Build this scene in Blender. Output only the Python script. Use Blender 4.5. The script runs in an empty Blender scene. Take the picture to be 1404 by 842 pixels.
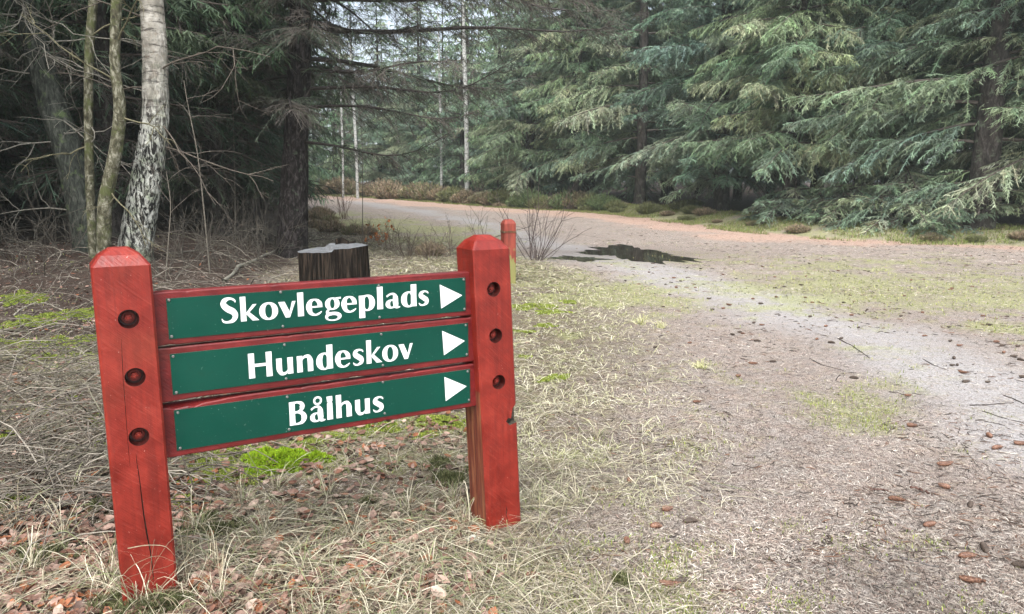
import bpy, math, random
import numpy as np
from mathutils import Vector, Matrix
from mathutils.geometry import tessellate_polygon

random.seed(11)
R0 = np.random.default_rng(11)
PI = math.pi
scene = bpy.context.scene
COL = scene.collection

# ------------------------------------------------------------------ camera
W, H, F, HZ, CAMH = 1404., 842., 1014., 252., 1.2
PITCH = math.atan((421 - HZ) / F)
cam_d = bpy.data.cameras.new('camera')
cam = bpy.data.objects.new('camera', cam_d)
COL.objects.link(cam)
cam.location = (0, 0, CAMH)
cam.rotation_euler = (PI / 2 - PITCH, 0, 0)
cam_d.sensor_width = 36
cam_d.lens = 36 * F / W
cam_d.clip_end = 2000
cam_d.clip_start = 0.05
scene.camera = cam


def ray(x, y):
    a = (x - W / 2) / F
    v = (y - H / 2) / F
    return np.array([a, math.cos(PITCH) - v * math.sin(PITCH), -(math.sin(PITCH) + v * math.cos(PITCH))])


ORG = np.array([0, 0, CAMH])


def at(x, y, Y):
    """point at depth Y (metres ahead) seen at photo pixel x, y"""
    r = ray(x, y)
    return ORG + r * (Y / r[1])


def base_z(Y):
    t = np.maximum(0, np.asarray(Y, float) - 15)
    return 0.014 * t / (1 + t / 120)


def gp0(x, y):
    r = ray(x, y)
    Y = 2.0
    for _ in range(60):
        t = (float(base_z(Y)) - CAMH) / r[2]
        Yn = (r * t)[1]
        if abs(Yn - Y) < 1e-4: break
        Y = 0.5 * (Y + min(Yn, 300))
    return ORG + r * (Y / r[1])


# ------------------------------------------------------------------ noise
TAB = np.random.default_rng(5).random((256, 256))


def vn(x, y, s=0, per=256):
    x = np.asarray(x, float); y = np.asarray(y, float) + s * 17.31
    ix = np.floor(x).astype(int); iy = np.floor(y).astype(int)
    fx = x - ix; fy = y - iy
    fx = fx * fx * (3 - 2 * fx); fy = fy * fy * (3 - 2 * fy)
    x0 = ix % per; x1 = (ix + 1) % per; y0 = iy & 255; y1 = (iy + 1) & 255
    return (TAB[x0, y0] * (1 - fx) + TAB[x1, y0] * fx) * (1 - fy) + (TAB[x0, y1] * (1 - fx) + TAB[x1, y1] * fx) * fy


def fbm(x, y, o=4, s=0):
    r = 0; a = 0.5; n = 0
    for k in range(o):
        r = r + a * vn(x * 2 ** k, y * 2 ** k, s + k); n += a; a *= .55
    return r / n


def ss(t):
    t = np.clip(t, 0, 1)
    return t * t * (3 - 2 * t)


# ------------------------------------------------------------------ layout of the place
EDGE = [(25, 9.5), (15, 11.5)] + [tuple(gp0(*q)[:2]) for q in
        [(1404, 337), (1250, 331), (1120, 325), (1010, 314), (930, 303), (860, 294), (790, 289), (700, 285), (600, 277), (510, 271), (440, 268)]] + [(-30, 62)]
EDGE = np.array(EDGE)                              # border between clearing and right-hand forest, right to left


def line_dist(X, Y, P, signed=False, vals=None):
    best = np.full(X.shape, 1e9); sg = np.zeros(X.shape); val = np.zeros(X.shape)
    for i in range(len(P) - 1):
        ax, ay = P[i][:2]; bx, by = P[i + 1][:2]
        dx, dy = bx - ax, by - ay
        l2 = dx * dx + dy * dy
        t = np.clip(((X - ax) * dx + (Y - ay) * dy) / l2, 0, 1)
        d = np.hypot(X - ax - t * dx, Y - ay - t * dy)
        m = d < best
        best = np.where(m, d, best)
        sg = np.where(m, np.sign((X - ax) * dy - (Y - ay) * dx), sg)
        if vals is not None:
            val = np.where(m, vals[i] * (1 - t) + vals[i + 1] * t, val)
    if signed: best = best * sg
    return (best, val) if vals is not None else best


def left_border(Y):
    return -0.275 * Y - 0.15


PATHPX = [(1330, 1700, 640), (1230, 1560, 560), (1110, 1400, 490), (985, 1270, 440), (880, 1120, 400), (790, 1010, 372), (715, 930, 352), (655, 830, 333),
          (625, 745, 315), (580, 700, 302), (520, 640, 290), (462, 570, 281), (440, 520, 275), (420, 480, 270)]
PC = []; PW = []
for a_, b_, y_ in PATHPX:
    p_, q_ = gp0(a_, y_), gp0(b_, y_)
    PC.append(((p_ + q_) / 2)[:2]); PW.append(abs(q_[0] - p_[0]) / 2 * (1.1 if y_ > 350 else .62))
PC = np.array(PC)
SIGN_N = np.array([0.5060, -0.8625, 0])           # outward normal of the sign's face
SIGN_U = np.array([0.8625, 0.5060, 0])
RB = gp0(691, 720); RB[2] = 0                       # foot of the right post
S0 = RB - .038 * SIGN_N                             # a point of the planks' front plane


def sp(x, y, off=0.0):
    """photo pixel -> (s, z) on the sign's plane, off metres in front of the planks"""
    r = ray(x, y); P = S0 + SIGN_N * off
    t = ((P - ORG) @ SIGN_N) / (r @ SIGN_N)
    q = ORG + r * t
    return (q - S0) @ SIGN_U, q[2]


def SP(s, z, off=0.0):
    return S0 + SIGN_U * s + SIGN_N * off + np.array([0, 0, z])


LP_FOOT = SP(-1.125, 0)


def T_smooth(X, Y):
    z = base_z(Y)
    lb = ss((left_border(Y) - X + .2) / 2.4) * ss((Y - 5) / 5)
    z = z + .42 * lb + .25 * ss((left_border(Y) - X - 2) / 8) * ss((Y - 8) / 6)
    d = line_dist(X, Y, EDGE, signed=True)
    d = np.where(Y > 5, d, -5)
    z = z + .22 * ss((d + .2) / 1.6) + .015 * np.clip(d, 0, 25)
    z = z + .05 * np.exp(-(((X - LP_FOOT[0]) / .45) ** 2 + ((Y - LP_FOOT[1]) / .4) ** 2))
    return z


PUD = [tuple(gp0(*q)[:2]) for q in [(800, 341), (815, 337), (845, 336.5), (880, 341), (905, 347), (935, 353), (952, 356.5), (925, 358.5), (890, 358.5), (862, 355), (835, 352), (812, 348)]]
PUD2 = [tuple(gp0(*q)[:2]) for q in [(758, 353), (775, 350), (795, 352), (812, 353), (835, 356), (812, 359), (785, 358), (765, 356)]]
PUDC = np.mean(PUD, axis=0)

# ground grid
ys = np.concatenate([np.arange(-8, 1, .5), np.arange(1, 7, .035), np.arange(7, 14, .07), np.arange(14, 40, .2), np.geomspace(40, 420, 46)])
xp = np.concatenate([np.arange(0, 5.5, .04), np.arange(5.5, 12, .1), np.arange(12, 30, .4), np.geomspace(30, 320, 34)])
xs = np.concatenate([-xp[:0:-1], xp])
GX, GY = np.meshgrid(xs, ys)


def straw0(X, Y): return 1 - fbm(X * .5 + 3, Y * .35, 3, 61) * 1.25


def zones(X, Y):
    n1 = fbm(X * .9, Y * .9, 4, 3); n2 = fbm(X * 2.3, Y * 2.3, 4, 9); n3 = fbm(X * 6, Y * 6, 3, 13)
    d, hw = line_dist(X, Y, PC, vals=PW)
    path = ss((hw - d + .45 * hw * (n1 - .5) * 3 + .1) / (.8 * hw + .3))
    de = line_dist(X, Y, EDGE, signed=True); de = np.where(Y > 5, de, -5)
    dl = X - left_border(Y)                        # >0 : open side
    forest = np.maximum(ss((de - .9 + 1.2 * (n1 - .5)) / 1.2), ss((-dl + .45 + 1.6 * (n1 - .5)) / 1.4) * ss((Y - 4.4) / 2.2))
    orange = ss((de + 2.0 + 3 * (n1 - .5) + .05 * Y) / 1.8) * ss((-de + .1) / .4) * ss((Y - 8) / 4) * (.75 + .5 * n1)
    orange = np.maximum(orange, .0)
    green = np.zeros(X.shape)
    for (px, py, rx, ry, k) in [(1165, 550, .9, 1.1, .5), (1220, 398, 3.2, 2.2, 1.0), (1330, 415, 1.8, 1.2, .9), (1150, 365, 4.5, 2.5, .7), (1000, 350, 3., 2.0, .4), (1380, 450, .6, .5, .8), (1060, 380, 1.0, .6, .5), (850, 405, 1.2, 1.5, 1.0), (790, 385, 1.1, 1.4, 1.0), (720, 400, .8, 1.4, .7), (660, 360, 1.4, 1.5, .7), (480, 340, 2, 2, .5),
                                (740, 415, .35, .5, 1.0), (775, 460, .2, .2, .9), (760, 520, .18, .15, .9), (610, 578, .35, .22, 1.2), (380, 632, .42, .24, 1.5), (330, 640, .5, .2, 1.0), (460, 600, .35, .2, .9), (300, 625, .5, .22, .8), (250, 660, .3, .2, .6),
                                (60, 445, .9, 1.0, 1.3), (110, 470, .9, .8, 1.3), (20, 400, .8, .8, 1.1), (145, 575, .35, .3, 1.3), (110, 620, .3, .2, 1.0), (30, 560, .4, .3, 1.0), (560, 314, 2.0, 1.8, 1.6), (505, 306, 1.8, 2.5, 1.5), (610, 328, 1.6, 1.6, 1.2), (460, 295, 1.5, 3, 1.0), (890, 505, .5, .3, .4),
                                (40, 690, .2, .14, .7), (60, 620, .2, .2, .6), (500, 590, .5, .3, .5), (600, 350, 1.0, 1.0, .5), (1200, 480, .5, .4, .4), (1250, 640, .4, .3, .35)]:
        g = gp0(px, py)
        green = np.maximum(green, k * np.exp(-(((X - g[0]) / rx) ** 2 + ((Y - g[1]) / ry) ** 2)))
    green = np.maximum(green, .30 * ss((.5 - straw0(X, Y)) * 2) * (1 - path * .6))
    verge = ss((de + .5) / .5) * ss((2.2 - de) / 1.0)
    green = np.maximum(green, verge * .95)
    green = ss((green - 1.1 * n2 - .9 * n3 + .80) / .9) * (1 - forest * .6)
    straw = ss((1.0 - path) * 1.0) * (1 - forest) * (1 - orange)
    # straw mostly left of the path and around the sign
    side = ss((gp_side(X, Y) + 0.5) / 1.3)
    straw = straw * side
    wet = np.exp(-(((X - PUDC[0] + .4) / 2.2) ** 2 + ((Y - PUDC[1]) / 1.3) ** 2))
    return path, green, orange, forest, straw, wet, n2


SIDELINE = [gp0(*q)[:2] for q in [(800, 1200), (850, 842), (870, 700), (900, 560), (900, 470), (860, 400), (760, 360), (600, 330), (440, 290)]]


def gp_side(X, Y):
    return line_dist(X, Y, SIDELINE, signed=True) * -1


ZP, ZG, ZO, ZF, ZS, ZW, ZN = zones(GX, GY)
pflat = np.exp(-(((GX - PUDC[0] + .4) / 2.6) ** 2 + ((GY - PUDC[1]) / 2.0) ** 2))
mic = (.035 * (fbm(GX * 1.1, GY * 1.1, 3, 21) - .5) + .03 * (fbm(GX * 4.5, GY * 4.5, 3, 31) - .5) * (1 - ZP * .8) + .012 * (fbm(GX * 16, GY * 16, 2, 41) - .5) * (1 - ZP * .8))
mic = mic * (1 - ss(pflat * 2.2)) * ss((GY + 2) / 2) + .10 * ZF * (fbm(GX * .8, GY * .8, 3, 51) - .5)
GZ = T_smooth(GX, GY) + mic


def interp(A, X, Y):
    X = np.asarray(X, float); Y = np.asarray(Y, float)
    i = np.clip(np.searchsorted(xs, X) - 1, 0, len(xs) - 2); j = np.clip(np.searchsorted(ys, Y) - 1, 0, len(ys) - 2)
    u = np.clip((X - xs[i]) / (xs[i + 1] - xs[i]), 0, 1); v = np.clip((Y - ys[j]) / (ys[j + 1] - ys[j]), 0, 1)
    return (A[j, i] * (1 - u) + A[j, i + 1] * u) * (1 - v) + (A[j + 1, i] * (1 - u) + A[j + 1, i + 1] * u) * v


def T(X, Y):
    return interp(GZ, X, Y)


def gp(x, y):
    """photo pixel -> point on the finished ground"""
    r = ray(x, y)
    Ys = np.geomspace(1.2, 200, 900)
    P = ORG + r[None] * (Ys / r[1])[:, None]
    g = P[:, 2] - T(P[:, 0], P[:, 1])
    k = np.argmax(g < 0)
    if g[k] >= 0: k = len(Ys) - 1
    if k > 0:
        a = g[k - 1] / (g[k - 1] - g[k] + 1e-9)
        return P[k - 1] * (1 - a) + P[k] * a
    return P[k]


# ------------------------------------------------------------------ mesh helpers
def mesh_np(name, V, quads=None, tris=None, col=None, mats=(), smooth=False, uv=None):
    V = np.asarray(V, np.float32).reshape(-1, 3)
    me = bpy.data.meshes.new(name)
    nq = 0 if quads is None else len(quads); nt = 0 if tris is None else len(tris)
    me.vertices.add(len(V)); me.vertices.foreach_set('co', V.ravel())
    idx = []
    if nq: idx.append(np.asarray(quads, np.int32).ravel())
    if nt: idx.append(np.asarray(tris, np.int32).ravel())
    idx = np.concatenate(idx)
    me.loops.add(len(idx)); me.loops.foreach_set('vertex_index', idx)
    me.polygons.add(nq + nt)
    st = np.concatenate([np.arange(nq) * 4, nq * 4 + np.arange(nt) * 3]).astype(np.int32)
    me.polygons.foreach_set('loop_start', st)
    me.polygons.foreach_set('use_smooth', np.full(nq + nt, smooth))
    if col is not None:
        a = me.attributes.new('Col', 'FLOAT_COLOR', 'POINT')
        c = np.ones((len(V), 4), np.float32); c[:, :3] = np.asarray(col, np.float32).reshape(-1, 3)
        a.data.foreach_set('color', c.ravel())
    for m in mats: me.materials.append(m)
    me.update(calc_edges=True)
    me.validate()
    return me


class Geo:
    """collects strips and tubes, builds one mesh"""
    def __init__(s): s.V = []; s.Q = []; s.Tr = []; s.C = []; s.n = 0

    def add(s, V, Q=None, Tr=None, col=None):
        V = np.asarray(V, np.float32).reshape(-1, 3)
        s.V.append(V)
        if Q is not None and len(Q): s.Q.append(np.asarray(Q) + s.n)
        if Tr is not None and len(Tr): s.Tr.append(np.asarray(Tr) + s.n)
        if col is None: col = (1, 1, 1)
        c = np.asarray(col, np.float32)
        if c.ndim == 1: c = np.tile(c, (len(V), 1))
        s.C.append(c); s.n += len(V)

    def strips(s, P, Wd, S, col):
        """P (N,K,3), Wd (N,K), S (N,3) unit side vectors, col (N,3)"""
        N, K = P.shape[:2]
        if N == 0: return
        o = S[:, None, :] * (Wd[..., None] * .5)
        V = np.stack([P - o, P + o], axis=2).reshape(-1, 3)
        b = (np.arange(N) * K * 2)[:, None] + (np.arange(K - 1) * 2)[None]
        Q = np.stack([b, b + 1, b + 3, b + 2], -1).reshape(-1, 4)
        s.add(V, Q, None, np.repeat(col, K * 2, axis=0))

    def tubes(s, P, R, sides=4, col=(1, 1, 1)):
        N, K = P.shape[:2]
        if N == 0: return
        Tn = np.gradient(P, axis=1); Tn /= np.linalg.norm(Tn, axis=2, keepdims=True) + 1e-9
        ch = P[:, -1] - P[:, 0]; ch /= np.linalg.norm(ch, axis=1, keepdims=True) + 1e-9
        ref = np.where(np.abs(ch[:, 2:3]) > .7, np.array([[1., 0, 0]]), np.array([[0, 0, 1.]]))
        A = np.cross(Tn, ref[:, None]); A /= np.linalg.norm(A, axis=2, keepdims=True) + 1e-9
        B = np.cross(Tn, A)
        th = np.arange(sides) * 2 * PI / sides
        V = P[:, :, None] + R[:, :, None, None] * (np.cos(th)[None, None, :, None] * A[:, :, None] + np.sin(th)[None, None, :, None] * B[:, :, None])
        i = np.arange(sides); j = (i + 1) % sides
        b = ((np.arange(N) * K)[:, None] + np.arange(K - 1)[None])[..., None] * sides
        Q = np.stack([b + i, b + j, b + sides + j, b + sides + i], -1).reshape(-1, 4)
        c = np.asarray(col, np.float32)
        if c.ndim == 2: c = np.repeat(c, K * sides, axis=0)
        s.add(V.reshape(-1, 3), Q, None, c)

    def mesh(s, name, mats, smooth=False):
        return mesh_np(name, np.concatenate(s.V), np.concatenate(s.Q) if s.Q else None, np.concatenate(s.Tr) if s.Tr else None, np.concatenate(s.C), mats, smooth)


def link(name, me, parent=None, loc=None):
    o = bpy.data.objects.new(name, me); COL.objects.link(o)
    if parent is not None: o.parent = parent
    if loc is not None: o.location = loc
    return o


def tag(o, label=None, cat=None, group=None, kind=None):
    if label: o['label'] = label
    if cat: o['category'] = cat
    if group: o['group'] = group
    if kind: o['kind'] = kind
    return o


def thing(name, label, cat, loc=(0, 0, 0), rz=0, group=None):
    o = bpy.data.objects.new(name, None); COL.objects.link(o)
    o.empty_display_size = .2
    o.location = tuple(float(v) for v in loc); o.rotation_euler = (0, 0, rz)
    return tag(o, label, cat, group)


def copy_tree(o, parent=None):
    c = o.copy(); COL.objects.link(c)
    if parent is not None: c.parent = parent
    for ch in list(o.children): copy_tree(ch, c)
    return c


def unit(v):
    v = np.asarray(v, float)
    return v / (np.linalg.norm(v, axis=-1, keepdims=True) + 1e-12)


def rnd_unit(n, rng=R0):
    return unit(rng.normal(size=(n, 3)))


def smooth_line(P, n):
    P = np.asarray(P, float)
    d = np.r_[0, np.cumsum(np.linalg.norm(np.diff(P, axis=0), axis=1))]
    t = np.linspace(0, d[-1], n)
    Q = np.stack([np.interp(t, d, P[:, k]) for k in range(P.shape[1])], 1)
    for _ in range(max(1, n // 12)):
        Q[1:-1] = .25 * Q[:-2] + .5 * Q[1:-1] + .25 * Q[2:]
    return Q


def trunk_mesh(name, C, Rr, mat, sides=32, rings=120, amp=.08, fx=14, fy=7, flare=.0, ridg=True, seed=0, amp2=0, extra=None):
    """bark-displaced trunk along control points C with radii Rr, local coords"""
    d = np.r_[0, np.cumsum(np.linalg.norm(np.diff(np.asarray(C, float), axis=0), axis=1))]
    P = smooth_line(C, rings)
    L = d[-1]; t = np.linspace(0, L, rings)
    Rad = np.interp(t, d, Rr)
    Tn = unit(np.gradient(P, axis=0))
    A = unit(np.cross(Tn, np.array([0, 1., 0.02]))); B = np.cross(Tn, A)
    th = np.arange(sides) * 2 * PI / sides
    u = np.tile(np.arange(sides) / sides, (rings, 1)); v = np.tile(t[:, None], (1, sides))
    n = vn(u * fx, v * fy + 3, seed, fx) * .6 + vn(u * fx * 2, v * fy * 2.2, seed + 3, fx * 2) * .4
    if ridg: n = 1 - np.abs(n * 2 - 1) * 1.6
    rr = Rad[:, None] * (1 + amp * (n - .3) + amp2 * (vn(u * 3, v * 1.1, seed + 8, 3) - .5))
    rr = rr * (1 + flare * np.exp(-v / .25) * (1 + .5 * np.cos(th * 5 + seed)[None]))
    if extra is not None: rr = rr * extra(u, v)
    V = P[:, None] + rr[..., None] * (np.cos(th)[None, :, None] * A[:, None] + np.sin(th)[None, :, None] * B[:, None])
    i = np.arange(sides); j = (i + 1) % sides
    b = (np.arange(rings - 1) * sides)[:, None]
    Q = np.stack([b + i, b + j, b + sides + j, b + sides + i], -1).reshape(-1, 4)
    return mesh_np(name, V.reshape(-1, 3), Q, None, np.ones((rings * sides, 3)), [mat], True)


# ------------------------------------------------------------------ materials
def mat(name, build):
    m = bpy.data.materials.new(name); m.use_nodes = True
    nt = m.node_tree; N = nt.nodes
    b = N['Principled BSDF']
    build(nt, b)
    return m


class NB:
    def __init__(s, nt): s.nt = nt

    def n(s, t, **k):
        o = s.nt.nodes.new(t)
        ins = k.pop('ins', {})
        for a, v in k.items(): setattr(o, a, v)
        for a, v in ins.items():
            if isinstance(v, bpy.types.NodeSocket): s.nt.links.new(v, o.inputs[a])
            else: o.inputs[a].default_value = v
        return o

    def l(s, a, b): s.nt.links.new(a, b)

    def noise(s, vec, scale, detail=4, rough=.55, dist=0):
        i = {'Scale': scale, 'Detail': detail, 'Roughness': rough, 'Distortion': dist}
        if vec is not None: i['Vector'] = vec
        return s.n('ShaderNodeTexNoise', ins=i).outputs['Fac']

    def ramp(s, fac, stops):
        r = s.n('ShaderNodeValToRGB', ins={'Fac': fac})
        e = r.color_ramp.elements
        while len(e) < len(stops): e.new(.5)
        for k, (p, c) in enumerate(stops):
            e[k].position = p
            e[k].color = (c, c, c, 1) if isinstance(c, (int, float)) else (*c, 1)
        return r.outputs['Color']

    def mix(s, f, a, b, mode='MIX'):
        m = s.n('ShaderNodeMix', data_type='RGBA', blend_type=mode)
        for sock, v in ((0, f), (6, a), (7, b)):
            if isinstance(v, bpy.types.NodeSocket): s.l(v, m.inputs[sock])
            else: m.inputs[sock].default_value = v if sock == 0 else (*v, 1)
        return m.outputs[2]

    def math(s, op, a, b=0., c=None):
        m = s.n('ShaderNodeMath', operation=op)
        for k, v in enumerate((a, b) if c is None else (a, b, c)):
            if isinstance(v, bpy.types.NodeSocket): s.l(v, m.inputs[k])
            else: m.inputs[k].default_value = v
        return m.outputs[0]

    def obj(s): return s.n('ShaderNodeTexCoord').outputs['Object']

    def map(s, vec, scale=(1, 1, 1), rot=(0, 0, 0)):
        if any(rot): vec = s.n('ShaderNodeMapping', ins={'Vector': vec, 'Rotation': rot}).outputs[0]
        return s.n('ShaderNodeMapping', ins={'Vector': vec, 'Scale': scale}).outputs[0]

    def bump(s, h, strength, dist, b, normal=None):
        i = {'Height': h, 'Strength': strength, 'Distance': dist}
        if normal is not None: i['Normal'] = normal
        o = s.n('ShaderNodeBump', ins=i).outputs[0]
        s.l(o, b.inputs['Normal'])
        return o


def m_col(name, rough=.7, var=.25, scale=30, spec=.3, transl=0):
    """colour comes from each strand's own colour"""
    def f(nt, b):
        k = NB(nt)
        c = k.n('ShaderNodeVertexColor', layer_name='Col').outputs[0]
        n = k.noise(k.obj(), scale, 2)
        c2 = k.mix(1.0, c, k.ramp(n, [(.3, 1 - var), (.7, 1 + var)]), 'MULTIPLY')
        k.l(c2, b.inputs['Base Color'])
        b.inputs['Roughness'].default_value = rough
        b.inputs['Specular IOR Level'].default_value = spec
        if transl:
            tr = k.n('ShaderNodeBsdfTranslucent'); k.l(c2, tr.inputs[0])
            mx = k.n('ShaderNodeMixShader', ins={0: transl}); k.l(b.outputs[0], mx.inputs[1]); k.l(tr.outputs[0], mx.inputs[2])
            k.l(mx.outputs[0], nt.nodes['Material Output'].inputs[0])
    return mat(name, f)


M = {}
M['needles'] = m_col('spruce needles', .62, .15, 1.2, .35)
M['strand'] = m_col('dry plant strands', .75, .2, 60, .2)
M['twig'] = m_col('twig bark', .85, .35, 40, .2)
M['leaf'] = m_col('dead leaf', .6, .35, 70, .35)
M['moss'] = m_col('moss', .8, .25, 40, .15)


def f(nt, b):
    k = NB(nt)
    g = k.n('ShaderNodeNewGeometry').outputs['Position']
    za = k.n('ShaderNodeSeparateColor', ins={0: k.n('ShaderNodeAttribute', attribute_name='zone_a').outputs['Color']})
    zb = k.n('ShaderNodeSeparateColor', ins={0: k.n('ShaderNodeAttribute', attribute_name='zone_b').outputs['Color']})
    path, green, orange = za.outputs[0], za.outputs[1], za.outputs[2]
    forest, straw, wet = zb.outputs[0], zb.outputs[1], zb.outputs[2]
    fine = k.noise(g, 90, 3, .65)
    fib1 = k.noise(k.map(g, (1, 5.5, 1), (0, 0, .5)), 55, 3, .6, .6)
    fib2 = k.noise(k.map(g, (5, 1, 1), (0, 0, .35)), 55, 3, .6, .6)
    fib = k.math('MAXIMUM', fib1, fib2)
    mid = k.noise(g, 9, 4, .6)
    big = k.noise(g, 1.6, 4, .6)
    # needle litter: tan, pink-brown, dark specks
    lit = k.ramp(fib, [(.38, (.035, .027, .024)), (.47, (.155, .13, .115)), (.57, (.36, .32, .285)), (.72, (.60, .56, .51))])
    lit = k.mix(k.ramp(mid, [(.35, 0.), (.68, .75)]), lit, k.mix(1., lit, (1.04, .90, .85), 'MULTIPLY'))
    lit = k.mix(k.ramp(big, [(.4, .0), (.7, .6)]), lit, k.mix(1., lit, (.78, .74, .74), 'MULTIPLY'))
    # straw ground
    st = k.ramp(fib, [(.40, (.028, .021, .016)), (.52, (.11, .085, .063)), (.64, (.28, .23, .18)), (.78, (.48, .42, .33))])
    st = k.mix(k.ramp(mid, [(.4, 0.), (.7, .6)]), st, (.16, .15, .06))
    col = k.mix(straw, lit, st)
    # compacted sandy path
    pa = k.ramp(fine, [(.3, (.11, .103, .10)), (.44, (.27, .258, .255)), (.60, (.41, .395, .392)), (.8, (.56, .545, .54))])
    pa = k.mix(k.ramp(mid, [(.45, 0.), (.75, .5)]), pa, k.mix(1., pa, (.80, .72, .68), 'MULTIPLY'))
    dith = k.math('ADD', k.math('MULTIPLY', k.math('SUBTRACT', mid, .5), .9), k.math('ADD', k.math('MULTIPLY', k.math('SUBTRACT', fib, .52), 1.6), k.math('MULTIPLY', k.math('SUBTRACT', k.noise(g, 30, 4, .7), .5), 1.2)))
    col = k.mix(k.ramp(k.math('ADD', path, k.math('MULTIPLY', dith, .55)), [(.05, 0.), (1.1, .9)]), col, pa)
    og = k.ramp(fib, [(.38, (.16, .085, .06)), (.5, (.40, .25, .19)), (.66, (.60, .44, .36))])
    col = k.mix(k.ramp(k.math('ADD', orange, dith), [(.2, 0.), (1., .8)]), col, og)
    gr = k.ramp(fine, [(.3, (.10, .115, .04)), (.5, (.28, .30, .12)), (.72, (.50, .50, .27))])
    col = k.mix(k.ramp(k.math('ADD', green, k.math('MULTIPLY', dith, 1.2)), [(.2, 0.), (1.1, .70)]), col, gr)
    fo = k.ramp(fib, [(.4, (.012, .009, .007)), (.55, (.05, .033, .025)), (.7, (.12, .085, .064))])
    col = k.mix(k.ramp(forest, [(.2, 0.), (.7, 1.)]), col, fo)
    col = k.mix(k.math('MULTIPLY', wet, .55), col, k.mix(1., col, (.5, .47, .46), 'MULTIPLY'))
    k.l(col, b.inputs['Base Color'])
    k.l(k.math('SUBTRACT', .9, k.math('MULTIPLY', k.math('MULTIPLY', wet, k.ramp(big, [(.4, .3), (.6, 1.)])), .55)), b.inputs['Roughness'])
    b.inputs['Specular IOR Level'].default_value = .3
    h = k.math('ADD', k.math('MULTIPLY', fib, 1.), k.math('MULTIPLY', fine, .5))
    k.bump(k.math('MULTIPLY', h, k.math('SUBTRACT', 1., k.math('MULTIPLY', path, .6))), .8, .012, b)


M['ground'] = mat('forest clearing ground', f)


def f(nt, b):
    b.inputs['Base Color'].default_value = (.040, .034, .027, 1); b.inputs['Roughness'].default_value = .04
    k = NB(nt); k.bump(k.noise(k.obj(), 5, 2), .03, .01, b)


M['water'] = mat('muddy puddle water', f)


def paint(cols, sawc, grain_dir, gs):
    def f(nt, b):
        k = NB(nt); o = k.obj()
        n = k.noise(o, 14, 5, .6)
        saw = k.noise(k.map(o, (1, 1, 16), (0, -.75, 0)), 13, 3, .6)
        grain = k.noise(k.map(o, grain_dir), 1, 4, .6)
        c = k.ramp(n, [(.3, cols[0]), (.55, cols[1]), (.8, cols[2])])
        c = k.mix(k.ramp(grain, [(.35, .35), (.55, 0.)]), c, tuple(v * .45 for v in cols[0]))
        c = k.mix(k.ramp(saw, [(.60, 0.), (.68, gs)]), c, sawc)
        chips = k.noise(o, 48, 5, .75)
        c = k.mix(k.ramp(chips, [(.68, 0.), (.71, .8)]), c, (.07, .018, .012))
        c = k.mix(k.ramp(k.noise(o, 110, 3, .7), [(.70, 0.), (.74, .75)]), c, (.62, .38, .34))
        c = k.mix(k.ramp(k.noise(o, 3.2, 3), [(.58, 0.), (.8, .3)]), c, (.16, .05, .02))
        k.l(c, b.inputs['Base Color'])
        k.l(k.ramp(n, [(.3, .36), (.7, .58)]), b.inputs['Roughness'])
        h = k.math('ADD', k.math('MULTIPLY', saw, .9), k.math('ADD', k.math('MULTIPLY', grain, .7), k.math('MULTIPLY', k.noise(o, 140, 3), .35)))
        k.bump(h, .6, .0025, b)
    return f


f = paint([(.14, .009, .005), (.22, .016, .008), (.30, .030, .016)], (.42, .075, .05), (70, 70, 3), .18)
M['paint'] = mat('red wood paint', f)
M['paint_dark'] = mat('crimson plank paint', paint([(.085, .005, .006), (.15, .009, .009), (.22, .017, .015)], (.30, .05, .045), (3, 70, 70), .12))
M['recess'] = mat('darker red inside the bolt holes', paint([(.022, .004, .003), (.05, .007, .005), (.09, .012, .009)], (.1, .02, .015), (70, 70, 3), .1))  # bolt-hole walls get a much darker red than the post faces


def f(nt, b):
    k = NB(nt); o = k.obj()
    g = k.noise(k.map(o, (60, 60, 2.2)), 1.2, 5, .65, .4)
    c = k.ramp(g, [(.3, (.06, .015, .010)), (.5, (.16, .035, .018)), (.62, (.26, .10, .045)), (.8, (.22, .02, .012))])
    k.l(c, b.inputs['Base Color']); b.inputs['Roughness'].default_value = .55
    k.bump(g, .5, .003, b)


M['barewood'] = mat('weathered wood showing through thin red stain', f)


def f(nt, b):
    k = NB(nt); o = k.obj()
    c = k.ramp(k.noise(o, 60, 4), [(.35, (.018, .014, .010)), (.7, (.09, .075, .05))])
    k.l(c, b.inputs['Base Color']); b.inputs['Roughness'].default_value = .85


M['rotten'] = mat('dark exposed rotten wood', f)


def f(nt, b):
    k = NB(nt); o = k.obj()
    n = k.noise(o, 3.5, 4, .6)
    c = k.ramp(n, [(.3, (.0, .042, .028)), (.7, (.001, .060, .039))])
    dirt = k.noise(o, 11, 5, .75)
    c = k.mix(k.ramp(dirt, [(.60, 0.), (.78, .55)]), c, (.008, .045, .028))
    c = k.mix(k.ramp(k.noise(o, 170, 2), [(.72, 0.), (.76, .8)]), c, (.16, .26, .2))
    k.l(c, b.inputs['Base Color'])
    k.l(k.ramp(dirt, [(.3, .33), (.7, .55)]), b.inputs['Roughness'])
    b.inputs['Specular IOR Level'].default_value = .25


M['plate'] = mat('green enamelled plate', f)


def f(nt, b):
    k = NB(nt); o = k.obj()
    c = k.ramp(k.noise(o, 25, 4), [(.3, (.74, .77, .77)), (.7, (.84, .85, .85))])
    c = k.mix(k.ramp(k.noise(o, 210, 3), [(.70, 0.), (.75, .8)]), c, (.25, .30, .27))
    k.l(c, b.inputs['Base Color']); b.inputs['Roughness'].default_value = .5


M['white'] = mat('white lettering film', f)


def f(nt, b):
    b.inputs['Base Color'].default_value = (.22, .22, .21, 1); b.inputs['Metallic'].default_value = .7; b.inputs['Roughness'].default_value = .45


M['metal'] = mat('dull zinc metal', f)


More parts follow.
